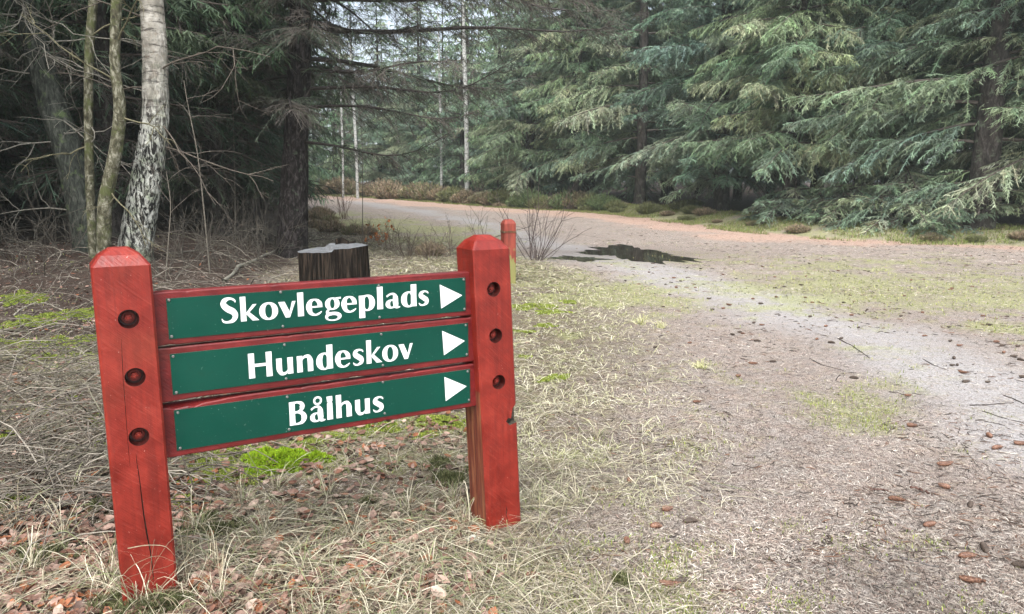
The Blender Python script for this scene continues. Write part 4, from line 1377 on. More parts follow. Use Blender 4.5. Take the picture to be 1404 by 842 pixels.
# ------------------------------------------------------------------ heather and verge bushes
def heather_mesh(seed, col, Rr=.5, hh=.45, n=900):
    rng = np.random.default_rng(seed); g = Geo()
    a = rng.uniform(0, 2 * PI, n); e = rng.uniform(0, 1, n) ** .5
    base = np.c_[np.cos(a) * e * Rr * .6, np.sin(a) * e * Rr * .6, np.zeros(n) - .03]
    D = unit(np.c_[np.cos(a) * e * .9, np.sin(a) * e * .9, np.full(n, 1.)] + rng.normal(0, .2, (n, 3)))
    L = hh * rng.uniform(.5, 1.1, n) * (1.1 - .4 * e)
    u = np.linspace(0, 1, 4)
    P = base[:, None] + D[:, None] * (L[:, None] * u)[..., None] + rng.normal(0, .012, (n, 4, 3))
    c = np.array(col)[rng.integers(0, len(col), n)] * rng.uniform(.6, 1.35, (n, 1))
    g.strips(P, np.array([[.008, .018, .020, .008]]) * np.ones((n, 1)), unit(np.cross(D, rnd_unit(n, rng))), c)
    m = n * 6; idx = rng.integers(0, n, m); uu = rng.uniform(.35, 1, m)[:, None]
    Pt = base[idx] + D[idx] * L[idx][:, None] * uu
    Dt = unit(D[idx] * .6 + rnd_unit(m, rng))
    P2 = np.stack([Pt, Pt + Dt * rng.uniform(.03, .09, m)[:, None]], 1)
    g.strips(P2, np.array([[.012, .006]]) * np.ones((m, 1)), unit(np.cross(Dt, rnd_unit(m, rng))), c[idx] * rng.uniform(.7, 1.3, (m, 1)))
    return g.mesh('foliage', [M['needles']])


HG = [(.15, .165, .06), (.20, .21, .09), (.13, .14, .07)]; HB = [(.22, .16, .11), (.28, .21, .14), (.17, .16, .08), (.34, .27, .18)]
HM = [heather_mesh(1, HG), heather_mesh(2, HB), heather_mesh(3, HG + HB), heather_mesh(4, [(.10, .15, .06), (.14, .19, .08)])]
rng = np.random.default_rng(44)
hspots = [(575, 268, 1.7, 3, 'round green juniper-like bush left of the white birch trunk'), (625, 262, 1.6, 3, 'round green bush at the foot of the white birch trunk'), (560, 272, 1.4, 0, 'low olive bush at the far side of the path'),
          (770, 285, 1.3, 1, 'brown heather bush below the clearing edge spruces'), (890, 292, .9, 0, 'low olive bush at the verge behind the puddle'),
          (455, 318, .7, 1, 'small brown heather bush right of the dark spruce foot'), (485, 322, .6, 2, 'small mixed heather bush between dark spruce and oak seedling'), (590, 350, .55, 1, 'small brown heather bush behind the right half of the top plank'), (440, 300, .9, 1, 'brown bush at the near side of the far path bend'),
          (530, 272, 1.3, 1, 'reddish brown bush across the far path'), (665, 276, 1.1, 1, 'brown bush right of the round green bush')]
for x_, y_, s_, v_, lb in hspots:
    b = gp(x_, y_); t = thing('heather_bush', lb, 'bush', b, rng.uniform(0, 6)); t.scale = (s_, s_, s_); link('foliage', HM[v_], t)
for k_, (x_, y_) in enumerate([(436, 290), (452, 304), (500, 322), (590, 348), (430, 312)]):
    b = gp(x_, y_); s_ = rng.uniform(.4, .65)
    t = thing('heather_bush', 'low brown heather tuft between the dark spruce and the near edge of the far path', 'bush', b, rng.uniform(0, 6), 'heather tufts by the near path edge'); t.scale = (s_, s_, s_ * .9); link('foliage', HM[rng.choice([0, 1, 1, 2])], t)
for k_, x_ in enumerate(np.arange(436, 860, 17)):
    p = gp(x_, np.interp(x_, [440, 510, 600, 700, 790, 860], [266, 269, 275, 283, 287, 291]) + rng.uniform(-3, 1)); s_ = rng.uniform(1.0, 1.9) * p[1] / 34
    t = thing('heather_bush', 'knee-high brown and olive heath bush on the far bank across the path', 'bush', p, rng.uniform(0, 6), 'heath bushes on the far bank'); t.scale = (s_, s_, s_); link('foliage', HM[rng.choice([0, 1, 2, 2, 3])], t)
# along the verge
vp = []
for i_ in range(len(EDGE) - 1):
    a, b = EDGE[i_], EDGE[i_ + 1]; L = np.linalg.norm(b - a)
    for t_ in np.arange(0, L, .8):
        p = a + (b - a) * t_ / L; nrm = np.array([b[1] - a[1], -(b[0] - a[0])]) / L
        p = p + nrm * rng.uniform(-.1, 1.5) * (1 if p[1] < 24 else 1.5)
        if abs(p[0]) < .72 * p[1] and p[1] < 55: vp.append(p)
for p in vp:
    v_ = rng.choice([0, 1, 2]); s_ = rng.uniform(.3, .6) * (1 if p[1] < 22 else 1.6)
    t = thing('heather_bush', 'low heather tuft along the mossy verge of the forest edge', 'bush', (p[0], p[1], float(T(*p))), rng.uniform(0, 6), 'heather along the forest edge')
    t.scale = (s_, s_, s_ * .75); link('foliage', HM[v_], t)
print('heather', len(vp))

# ------------------------------------------------------------------ scattered ground cover
def scatter(n, region, weight, rng):
    """rejection sampling in photo-like density: more points near the camera"""
    X = rng.uniform(-1, 1, n * 3); lo, hi = region
    Y = 1. / rng.uniform(1 / hi, 1 / lo, n * 3)
    X = X * Y * .78
    keep = rng.random(n * 3) < weight(X, Y)
    X, Y = X[keep][:n], Y[keep][:n]
    return X, Y


def Z(A, X, Y): return interp(A, X, Y)


def off_post(X, Y):
    ok = np.ones(X.shape)
    for c, r in ((SP(-1.126, 0, -.03), .085), (SP(0.003, 0, -.03), .09)):
        ok = ok * (np.hypot(X - c[0], Y - c[1]) > r)
    return ok


def blades(X, Y, L, arch, width, col, rng, K=5, stand=0.0, lift=.004, bend=.5):
    n = len(X); th = rng.uniform(0, 2 * PI, n)
    t = np.linspace(0, 1, K)[None]
    cv = rng.normal(0, bend, (n, 1))
    a = th[:, None] + cv * t
    run = L[:, None] * (1 - stand) if np.ndim(stand) == 0 else L[:, None] * (1 - stand[:, None])
    dx = np.cos(a) * run * t; dy = np.sin(a) * run * t
    px_ = X[:, None] + dx; py_ = Y[:, None] + dy
    z = T(px_, py_) + lift + arch[:, None] * 4 * t * (1 - t) * L[:, None]
    if np.ndim(stand) or stand > 0:
        s_ = stand[:, None] if np.ndim(stand) else stand
        z = z + L[:, None] * s_ * (t * 1.6 - .75 * t ** 2)
    P = np.stack([px_, py_, z], -1)
    D = P[:, -1] - P[:, 0]
    S = unit(np.cross(D, np.array([0, 0, 1.])) + rng.normal(0, .25, (n, 3)) * np.linalg.norm(D, axis=1, keepdims=True))
    wd = width[:, None] * np.interp(t, [0, .3, .8, 1], [.8, 1, .7, .2])
    return P, wd, S, col


rng = np.random.default_rng(70)
# 1. needle and twig litter
g = Geo()
X, Y = scatter(130000, (1.5, 8.5), lambda x, y: (1 - .65 * Z(ZP, x, y)) * (1 - .3 * Z(ZS, x, y)) * off_post(x, y), rng)
X2, Y2 = scatter(26000, (8, 26), lambda x, y: (1 - .5 * Z(ZP, x, y)) * (1 - Z(ZF, x, y)) * (np.hypot(x - PUDC[0], y - PUDC[1]) > 1.6), rng)
X = np.r_[X, X2]; Y = np.r_[Y, Y2]
n = len(X)
pal = np.array([(.38, .33, .28), (.26, .21, .175), (.48, .43, .37), (.11, .085, .07), (.31, .225, .185), (.58, .54, .48), (.045, .036, .03)])
c = pal[rng.choice(len(pal), n, p=[.20, .18, .13, .19, .11, .07, .12])] * rng.uniform(.75, 1.2, (n, 1))
cl_ = fbm(X * 1.7, Y * 1.7, 3, 66)[:, None]; c = c * np.clip(.35 + 1.3 * cl_, .5, 1.3)
g.strips(*blades(X, Y, rng.uniform(.012, .038, n) * (1 + np.clip(Y - 3, 0, 12) * .16), rng.uniform(0, .12, n), rng.uniform(.0012, .0030, n) * np.clip(Y / 3, 1, 4.5), c, rng, 3, 0., .003))
tag(link('needle_litter', g.mesh('needle_litter', [M['strand']])), kind='stuff')
print('litter', n)
g = Geo()
X, Y = scatter(3000, (2.2, 24), lambda x, y: (x > -.25) * (1 - Z(ZF, x, y)) * ss((fbm(x * 1.3, y * 1.3, 3, 67) - .38) / .2) * (np.hypot(x - PUDC[0], y - PUDC[1]) > 1.3), rng); n = len(X)
c = np.array([(.04, .03, .025), (.09, .06, .045), (.16, .09, .06), (.06, .05, .045)])[rng.integers(0, 4, n)] * rng.uniform(.7, 1.3, (n, 1))
P, wd, S, c = blades(X, Y, rng.uniform(.010, .05, n) * (1 + np.clip(Y - 4, 0, 10) * .1), rng.uniform(0, .06, n), np.ones(n), c, rng, 4, 0., .004, .3)
g.tubes(P, np.array([[.6, 1, 1, .5]]) * (rng.uniform(.0008, .0022, n) * np.clip(Y / 4, 1, 3))[:, None], 4, c)
tag(link('twig_debris', g.mesh('twig_debris', [M['twig']], True)), kind='stuff')
# 2. dry grass lying and standing
g = Geo()
def wgrass(x, y):
    n_ = fbm(x * 2.5, y * 2.5, 3, 77)
    return Z(ZS, x, y) * (1 - Z(ZF, x, y)) * ss((n_ - .40) / .2) * off_post(x, y)
X, Y = scatter(24000, (1.5, 9.5), wgrass, rng)
X2, Y2 = scatter(26000, (9, 30), lambda x, y: Z(ZS, x, y) * (1 - Z(ZF, x, y)), rng)
X = np.r_[X, X2]; Y = np.r_[Y, Y2]; n = len(X)
pal = np.array([(.42, .385, .28), (.54, .50, .38), (.29, .25, .17), (.19, .16, .105), (.22, .25, .12), (.10, .085, .055)])
c = pal[rng.choice(len(pal), n, p=[.24, .12, .23, .17, .12, .12])] * rng.uniform(.7, 1.15, (n, 1))
g.strips(*blades(X, Y, rng.uniform(.05, .24, n), rng.uniform(.0, .16, n), rng.uniform(.0007, .0030, n) * np.clip(Y / 3.2, 1, 5), c, rng, 6, rng.uniform(0, .35, n) ** 2, .004, .38))
X, Y = scatter(22000, (2.6, 13), lambda x, y: Z(ZS, x, y) * (1 - Z(ZF, x, y)) * ss((x + .12 + .02 * y) / .3) * ss((fbm(x * 3, y * 3, 3, 78) - .3) / .2) + .8 * Z(ZS, x, y) * (y > 6) * (1 - Z(ZF, x, y)), rng); n = len(X)
c = np.array([(.56, .53, .38), (.48, .47, .30), (.62, .58, .46), (.42, .43, .22)])[rng.integers(0, 4, n)] * rng.uniform(.75, 1.15, (n, 1))
g.strips(*blades(X, Y, rng.uniform(.03, .12, n), rng.uniform(.0, .2, n), rng.uniform(.0012, .0026, n) * np.clip(Y / 3.2, 1, 5), c, rng, 4, rng.uniform(0, .55, n) ** 1.5, .004, .6))
# tufts
tuft_px = [(250, 800, 1.2), (150, 810, 1.2), (200, 835, 1.3), (300, 780, 1), (360, 740, .9), (420, 790, .8), (480, 740, .8), (560, 700, .8), (620, 690, .9), (640, 720, .8), (330, 690, .8), (90, 740, .9), (40, 790, 1), (100, 680, .8), (540, 640, .7),
           (790, 690, .8), (760, 650, .7), (740, 700, .6), (730, 590, .6), (300, 830, 1), (20, 720, .9), (880, 445, 1.1), (905, 450, 1.0), (960, 505, .9), (820, 600, .6), (450, 680, .7), (590, 780, .6), (500, 820, .6), (690, 640, .6), (380, 670, .7), (270, 730, 1)]
for (x_, y_, s_) in tuft_px:
    b = gp(x_, y_); m = int(48 * s_) if y_ > 550 else 60
    a = rng.uniform(0, 2 * PI, m); e = rng.uniform(0, .035, m) * s_
    L = rng.uniform(.10, .30, m) * s_
    if y_ < 550: L *= .5
    X_, Y_ = b[0] + np.cos(a) * e, b[1] + np.sin(a) * e
    k_ = off_post(X_, Y_) > 0; X_, Y_, L = X_[k_], Y_[k_], L[k_]; m = len(L)
    cc = (pal if y_ > 550 else np.array([(.50, .50, .24), (.58, .56, .33), (.42, .42, .22)]))
    c = cc[rng.integers(0, len(cc) - (1 if y_ > 550 else 0), m)] * rng.uniform(.8, 1.15, (m, 1))
    P, wd, S, c = blades(X_, Y_, L, rng.uniform(.05, .25, m), rng.uniform(.0016, .0032, m) * max(1, b[1] / 3.2), c, rng, 8, rng.uniform(.1, .65, m), .0, .4)
    P[:, :, 2] -= .01 * (np.linspace(1, 0, 8)[None])
    g.strips(P, wd, S, c)
# long pale stalks and arcs in front of the left post
def stalk(pts, w_, col, K=14):
    """pts: (x, y, depth offset from the ground hit of its lowest point)"""
    P = np.array(pts); Q = smooth_line(P, K)
    D = Q[-1] - Q[0]; S = unit(np.cross(D, np.array([0, 0, 1.])) + [0, 0, .3])
    g.strips(Q[None], np.full((1, K), w_) * np.linspace(1, .5, K)[None], S[None], np.array([col]))
YS = 1.80
for pts, w_ in [([(175, 752), (200, 747), (228, 748), (245, 768), (236, 800)], .0036), ([(0, 722), (70, 737), (150, 752), (250, 772), (330, 790)], .003), ([(150, 810), (180, 775), (215, 760), (250, 775)], .003), ([(194, 776), (200, 800), (225, 842)], .004), ([(120, 842), (175, 790), (240, 775), (262, 742)], .0028),
                 ([(60, 800), (150, 795), (240, 800), (330, 790)], .0026), ([(20, 842), (50, 770), (90, 700)], .0028), ([(85, 600), (88, 690), (96, 740)], .003), ([(240, 790), (265, 750), (300, 735)], .003), ([(0, 660), (70, 700), (140, 742)], .0022)]:
    P = []
    for (x, y) in pts:
        q = at(x, y, YS - .002 * abs(x - 200) * .3)
        zt = float(T(q[0], q[1]))
        if q[2] < zt + .004: q = gp(x, y); q[2] += .01
        P.append(q)
    stalk(P, w_, (.48, .45, .32))
tag(link('dry_grass', g.mesh('dry_grass', [M['strand']])), kind='stuff')
# 3. short green grass and moss
g = Geo()
X, Y = scatter(75000, (1.6, 26), lambda x, y: Z(ZG, x, y) ** 1.4 * (1 - .6 * Z(ZP, x, y)) * np.where(y > 5, .55, 1.) * off_post(x, y), rng); n = len(X)
pal = np.array([(.20, .25, .05), (.27, .31, .08), (.12, .16, .03), (.34, .35, .14)])
c = pal[rng.integers(0, 4, n)] * rng.uniform(.7, 1.2, (n, 1))
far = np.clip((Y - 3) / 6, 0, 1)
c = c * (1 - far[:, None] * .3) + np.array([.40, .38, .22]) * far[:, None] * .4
g.strips(*blades(X, Y, rng.uniform(.010, .026, n) * (1 + far), rng.uniform(0, .2, n), rng.uniform(.002, .004, n) * np.clip(Y / 3., 1, 5), c, rng, 3, rng.uniform(.3, .95, n), .0))
MP = [(60, 440, .28, 0), (105, 470, .30, 0), (85, 490, .16, 0), (30, 410, .25, 0), (20, 470, .12, 0), (118, 430, .2, 0), (142, 575, .10, 0), (140, 610, .06, 0), (15, 690, .06, 0), (62, 648, .05, 0), (285, 640, .10, 0), (320, 655, .12, 0), (265, 660, .08, 0), (248, 690, .05, 0), (300, 620, .12, 0), (350, 655, .08, 0), (420, 612, .10, 0), (460, 600, .1, 0),
      (520, 585, .12, 0), (545, 590, .07, 0), (610, 578, .12, 0), (630, 585, .06, 0), (585, 600, .06, 0), (730, 420, .22, 0), (755, 428, .14, 0), (715, 455, .10, 0), (748, 447, .08, 0), (760, 518, .08, 0), (745, 522, .05, 0), (720, 490, .05, 0), (780, 415, .1, 0), (10, 600, .07, 0), (100, 545, .06, 0), (75, 570, .05, 0),
      (200, 838, .10, 1), (300, 730, .09, 1), (270, 720, .08, 1), (60, 770, .10, 1), (615, 660, .08, 1), (600, 640, .06, 1), (160, 835, .08, 1), (500, 690, .04, 1), (130, 700, .06, 1), (350, 770, .05, 1), (240, 835, .08, 1), (660, 650, .06, 1), (850, 800, .03, 1)]
for (x_, y_, R_, kd) in MP:
    b = gp(x_, y_); n = int(min(9000, 90000 * R_ ** 1.6))
    a = rng.uniform(0, 2 * PI, n); e = rng.uniform(0, 1, n) ** .55
    ph = rng.uniform(0, 6, 3)
    rr = e * R_ * (1 + .3 * np.sin(a * 2 + ph[0]) + .22 * np.sin(a * 5 + ph[1]) + .12 * np.sin(a * 9 + ph[2]))
    X_, Y_ = b[0] + np.cos(a) * rr, b[1] + np.sin(a) * rr * .85
    v_ = vn(X_ * 22 + 9, Y_ * 22 + 9, 3); ok = (v_ + .4 * (1 - e) > .42) & (off_post(X_, Y_) > 0)
    X_, Y_, v_, e = X_[ok], Y_[ok], v_[ok], e[ok]; n = len(X_)
    hmp = .022 * np.maximum(0, v_ - .3) * (1 - e ** 3) * (1.6 if kd else 1.)
    D = unit(np.c_[rng.normal(0, .5, (n, 2)), np.ones(n)]); L = rng.uniform(.006, .014, n)[:, None] * (2.2 if kd else 1)
    P0_ = np.c_[X_, Y_, T(X_, Y_) + hmp + .002]; wsc = max(1, b[1] / 3.5) * (.6 if kd else 1)
    cm = np.array([(.20, .27, .035), (.27, .33, .06), (.15, .20, .03), (.33, .36, .09)]) if not kd else np.array([(.085, .10, .04), (.13, .14, .06), (.20, .20, .10), (.06, .07, .03)])
    g.strips(np.stack([P0_, P0_ + D * L * .6, P0_ + D * L], 1), np.array([[.003, .004, .001]]) * wsc * np.ones((n, 1)), unit(np.cross(D, rnd_unit(n, rng))), cm[rng.integers(0, 4, n)] * rng.uniform(.6, 1.2, (n, 1)))
tag(link('moss_cover', g.mesh('moss_cover', [M['moss']])), kind='stuff')
g = Geo(); PX = []; 
for i_ in range(len(EDGE) - 1):
    a, b = EDGE[i_], EDGE[i_ + 1]; L_ = np.linalg.norm(b - a)
    if L_ > 12 and a[1] > 40: continue
    m = int(L_ * 2400); tt = rng.random(m)[:, None]; nrm = np.array([b[1] - a[1], -(b[0] - a[0])]) / L_
    PX.append(a + (b - a) * tt + nrm * (rng.uniform(-.35, 1, (m, 1)) ** 1 * 2.0))
PX = np.concatenate(PX); X, Y = PX[:, 0], PX[:, 1]
k_ = (fbm(X * 1.3, Y * 1.3, 3, 88) > .44) & (np.abs(X) < .75 * Y); X, Y = X[k_], Y[k_]; n = len(X)
c = np.array([(.18, .23, .06), (.25, .28, .10), (.13, .17, .05), (.30, .26, .15), (.20, .15, .09)])[rng.choice(5, n, p=[.3, .22, .24, .14, .1])] * rng.uniform(.7, 1.2, (n, 1))
g.strips(*blades(X, Y, rng.uniform(.04, .13, n), rng.uniform(0, .2, n), rng.uniform(.007, .016, n), c, rng, 3, rng.uniform(.2, .9, n), .0))
tag(link('verge_grass', g.mesh('verge_grass', [M['moss']])), kind='stuff')
print('verge', n)
# bright moss cushion under the sign
b = gp(385, 634)
t = thing('moss_cushion', 'vivid green moss cushion below the lowest plank', 'moss', b)
g = Geo(); n = 15000
a = rng.uniform(0, 2 * PI, n); e = rng.uniform(0, 1, n) ** .5
rr = e * (.16 + .03 * np.sin(a * 3 + 1) + .025 * np.sin(a * 5))
x_ = np.cos(a) * rr * 1.1; y_ = np.sin(a) * rr * .85
hump = .05 * np.maximum(0, 1 - e ** 2) * (.4 + .9 * vn(x_ * 28 + 9, y_ * 28 + 9, 3))
zb_ = T(b[0] + x_, b[1] + y_) - b[2] + hump
D = unit(np.c_[np.cos(a) * .4, np.sin(a) * .4, np.ones(n)] + rng.normal(0, .5, (n, 3)))
P0_ = np.c_[x_, y_, zb_ - .004]
L = rng.uniform(.006, .014, n)[:, None]
g.strips(np.stack([P0_, P0_ + D * L * .6, P0_ + D * L], 1), np.array([[.003, .004, .001]]) * np.ones((n, 1)), unit(np.cross(D, rnd_unit(n, rng))),
         np.array([.21, .37, .02]) * rng.uniform(.55, 1.2, (n, 1)) + np.array([.08, .04, .0]) * rng.random((n, 1)))
link('moss_shoots', g.mesh('moss_shoots', [M['moss']]), t)
# 4. dead leaves
g = Geo()
X, Y = scatter(11000, (1.5, 10), lambda x, y: np.clip(-.02 + ss((-.05 - x + .06 * y) / .8) * (.35 + .65 * ss((fbm(x * 2, y * 2, 3, 5) - .35) / .2)), 0, 1) * (1 - .8 * Z(ZP, x, y)) * off_post(x, y), rng); n = len(X)
pal = np.array([(.20, .115, .085), (.28, .185, .145), (.15, .07, .045), (.24, .09, .04), (.08, .048, .036), (.34, .25, .20)])
c = pal[rng.choice(6, n, p=[.27, .22, .18, .10, .13, .10])] * rng.uniform(.7, 1.2, (n, 1))
D = unit(np.c_[rng.normal(size=(n, 2)), rng.normal(0, .25, n)])
leaf_geo(g, np.c_[X, Y, T(X, Y) + rng.uniform(.003, .02, n)], D, unit(np.c_[rng.normal(0, .45, (n, 2)), np.ones(n)]), rng.uniform(.022, .055, n), rng.uniform(.013, .032, n), c, .5)
tag(link('dead_leaves', g.mesh('dead_leaves', [M['leaf']], True)), kind='stuff')
# 5. brushwood litter: thin twigs on the left floor and forest edges
g = Geo()
BR = gp(315, 372)
def wbrush(x, y):
    return np.clip(ss((-.75 - x - .10 * y) / .8) * .9 * ss((y - 2.2) / .8) * (1 - Z(ZF, x, y)) + .5 * Z(ZF, x, y) + 1.2 * np.exp(-(((x - BR[0]) / 1.1) ** 2 + ((y - BR[1]) / 1.3) ** 2)), 0, 1)
X, Y = scatter(4600, (2.2, 18), wbrush, rng); n = len(X)
pal = np.array([(.20, .175, .145), (.30, .27, .225), (.12, .10, .08), (.16, .15, .11)])
c = pal[rng.integers(0, 4, n)] * rng.uniform(.5, 1.15, (n, 1))
P, wd, S, c = blades(X, Y, rng.uniform(.12, .7, n), rng.uniform(0, .18, n), np.ones(n), c, rng, 6, rng.uniform(0, .35, n) ** 1.5, .006, .6)
P += rng.normal(0, .006, P.shape)
g.tubes(P, np.linspace(1, .5, 6)[None] * (rng.uniform(.0012, .0042, n) * np.maximum(1, Y / 6))[:, None], 4, c)
tag(link('brushwood_litter', g.mesh('brushwood_litter', [M['twig']], True)), kind='stuff')

# ------------------------------------------------------------------ fallen sticks (each one a thing)
def z2(x, y): return (1050 + x / 3.237, 340 + y / 3.237)
def z4(x, y): return (1050 + x / 3.215, 580 + y / 3.215)
def z7(x, y): return (x / 3.24, 320 + y / 3.24)
def z6(x, y): return (x / 2.984, 560 + y / 2.984)
def z3(x, y): return (700 + x / 3.214, 580 + y / 3.214)
def z1(x, y): return (700 + x / 3.237, 340 + y / 3.237)


DK = (.05, .04, .036); GR = (.20, .18, .15); PL = (.36, .33, .27)
STK = [
    (z2, [(195, 493), (250, 522), (345, 545)], 4, DK, 'dark bent twig on the grey path left of the green patch'), (z2, [(905, 700), (1000, 697), (1100, 688)], 5, DK, 'dark straight twig near the right picture border'),
    (z2, [(1055, 655), (1100, 672), (1160, 700)], 5, DK, 'dark twig crossing the right picture border'), (z2, [(930, 765), (1000, 775), (1060, 790)], 4, DK, 'short dark twig below the straight one on the path'),
    (z2, [(960, 725), (1050, 755), (1160, 782)], 4, DK, 'long thin twig on the wet grey path at the right'), (z2, [(700, 495), (740, 520), (810, 545)], 3, DK, 'thin curved twig in the middle of the path'),
    (z2, [(545, 640), (580, 643), (620, 655)], 4, DK, 'short twig touching a cone on the path'), (z2, [(310, 590), (330, 560), (400, 555)], 4, DK, 'hooked dark twig beside a reddish cone'),
    (z2, [(320, 403), (390, 440), (460, 490)], 4, DK, 'dark twig on the pale upper path'), (z2, [(650, 645), (675, 650), (705, 655)], 3, DK, 'tiny twig right of the path cone'),
    (z4, [(270, 490), (420, 530), (600, 565)], 5, DK, 'long dark twig lying on pink-brown needles'), (z4, [(600, 600), (700, 625), (765, 640)], 12, (.11, .10, .095), 'grey rotten stick on the needle litter'),
    (z4, [(440, 262), (465, 245), (495, 235)], 4, DK, 'small curved twig above the cones'), (z4, [(460, 298), (500, 297), (540, 303)], 13, (.09, .055, .045), 'thick stubby brown stick piece on needle litter'),
    (z4, [(540, 303), (580, 308), (610, 316)], 4, (.25, .2, .16), 'thin pale twig continuing the stubby stick'), (z4, [(640, 288), (680, 298), (720, 314)], 14, (.09, .05, .04), 'thick dark stick piece near the lone cone'),
    (z4, [(60, 560), (100, 530), (150, 515)], 4, (.09, .07, .05), 'curved twig in the needles at lower middle'), (z4, [(860, 90), (900, 150), (945, 210)], 3, DK, 'thin twig on the greenish ground at right'),
    (z4, [(960, 735), (1010, 790), (1060, 842)], 3, (.3, .26, .2), 'thin pale twig beneath the large lower-right cone'), (z4, [(1050, 735), (1090, 775), (1140, 820)], 4, DK, 'dark twig in the lower right corner'),
    (z4, [(0, 815), (30, 832), (60, 845)], 9, (.12, .12, .13), 'grey stick end at the lower picture border'), (z4, [(695, 650), (708, 690), (715, 725)], 3, DK, 'short upright-lying twig below the rotten stick'),
    (z4, [(575, 222), (610, 215), (640, 213)], 5, DK, 'small dark twig near the green patch'), (z3, [(920, 742), (980, 742), (1035, 738)], 12, (.08, .045, .035), 'dark reddish stick piece at the lower middle'),
    (z3, [(890, 528), (915, 545), (942, 562)], 9, (.06, .04, .035), 'dark stick piece left of the long twig'), (z3, [(1005, 565), (1030, 567), (1060, 570)], 8, (.07, .05, .045), 'flat dark bark piece on the needles'),
    (z3, [(355, 285), (385, 298), (415, 296)], 16, (.14, .09, .06), 'curled brown bark piece in the straw beside the post'), (z3, [(570, 175), (605, 182), (640, 178)], 16, (.12, .10, .075), 'knobbly brown stick piece in the pale straw'),
    (z7, [(0, 85), (130, 103), (260, 98), (400, 75)], 4, GR, 'long grey branch at the forest edge left of the post'), (z7, [(140, 300), (240, 325), (300, 355)], 5, PL, 'pale curved branch on the moss left of the post'),
    (z7, [(210, 300), (290, 215), (370, 120)], 4, GR, 'slanting grey branch left of the post top'), (z7, [(0, 600), (150, 540), (250, 490), (400, 440)], 9, (.24, .21, .17), 'long grey-brown branch slanting over green moss'),
    (z7, [(305, 590), (350, 556), (400, 518)], 12, PL, 'thick pale broken branch beside the left post'), (z7, [(60, 370), (110, 330), (170, 305)], 8, PL, 'pale forked branch end on the moss'),
    (z7, [(0, 720), (60, 712), (120, 690)], 7, PL, 'pale branch end at the left picture border'), (z7, [(180, 440), (220, 424), (260, 410)], 8, GR, 'short grey branch on moss'),
    (z7, [(0, 830), (120, 760), (260, 700)], 6, GR, 'grey branch low on the left litter'), (z7, [(30, 470), (130, 380), (190, 330)], 4, GR, 'thin grey branch crossing the moss patch'),
    (z6, [(0, 520), (80, 450), (180, 370), (245, 315)], 11, (.30, .27, .22), 'long slanting stick with pale broken end at the left'), (z6, [(50, 225), (100, 218), (165, 198)], 14, (.05, .045, .035), 'short dark rotten branch left of the post'),
    (z6, [(245, 315), (290, 160), (330, 40)], 5, GR, 'thin grey branch continuing the slanting stick'),
    (None, [(307, 387), (345, 360), (405, 334)], 9, (.24, .23, .19), 'thick grey-green branch leaning behind the sign left of the stump'), (None, [(405, 336), (418, 345), (430, 356)], 6, PL, 'pale short branch touching the stump'),
    (None, [(225, 350), (300, 345), (345, 372)], 4, GR, 'thin grey branch behind the top plank'), (None, [(240, 385), (270, 355), (290, 330)], 3, GR, 'thin upright-leaning branch behind the top plank'),
    (None, [(458, 692), (480, 684), (497, 678)], 7, (.04, .03, .025), 'short dark twig in the straw under the sign'), (None, [(640, 340), (700, 318), (770, 300)], 2, (.14, .12, .1), 'thin bare rod beside the second post')]
rng = np.random.default_rng(90)
for fn, pts, w_, c_, lb in STK:
    pp = [fn(*q) for q in pts] if fn else pts
    P = [gp(*q) for q in pp]
    rad = max(.0014, w_ / (3.2 if fn else 1.6) / F * P[0][1] / 2)
    for p in P: p[2] += rad * .8
    b = P[0].copy(); Q = np.array(P)
    n = 14
    Q = smooth_line(Q, n)
    Q[:, 2] = np.maximum(Q[:, 2], T(Q[:, 0], Q[:, 1]) + rad * .7)
    Q = Q - b
    Q[1:-1] += rng.normal(0, rad * .35, (n - 2, 3))
    parts = [(Q, np.linspace(rad, rad * .6, n) * rng.uniform(.85, 1.15, n))]
    L = np.linalg.norm(Q[-1])
    if w_ < 9 or L > .5:
        for s_ in range(3):
            k = rng.integers(3, 12); d = unit(Q[k] - Q[k - 1]) + rng.normal(0, .5, 3) * [1, 1, .15]
            q2 = Q[k] + unit(d)[None] * (np.linspace(0, 1, n) * L * rng.uniform(.08, .22))[:, None]
            parts.append((q2, np.linspace(rad * .5, rad * .2, n)))
    g = Geo()
    g.tubes(np.array([p for p, r in parts]), np.array([r for p, r in parts]), 7, c_)
    # closed ends
    me = g.mesh('fallen_stick', [M['twig']], True)
    tag(link('fallen_stick', me, None, b), lb, 'stick')

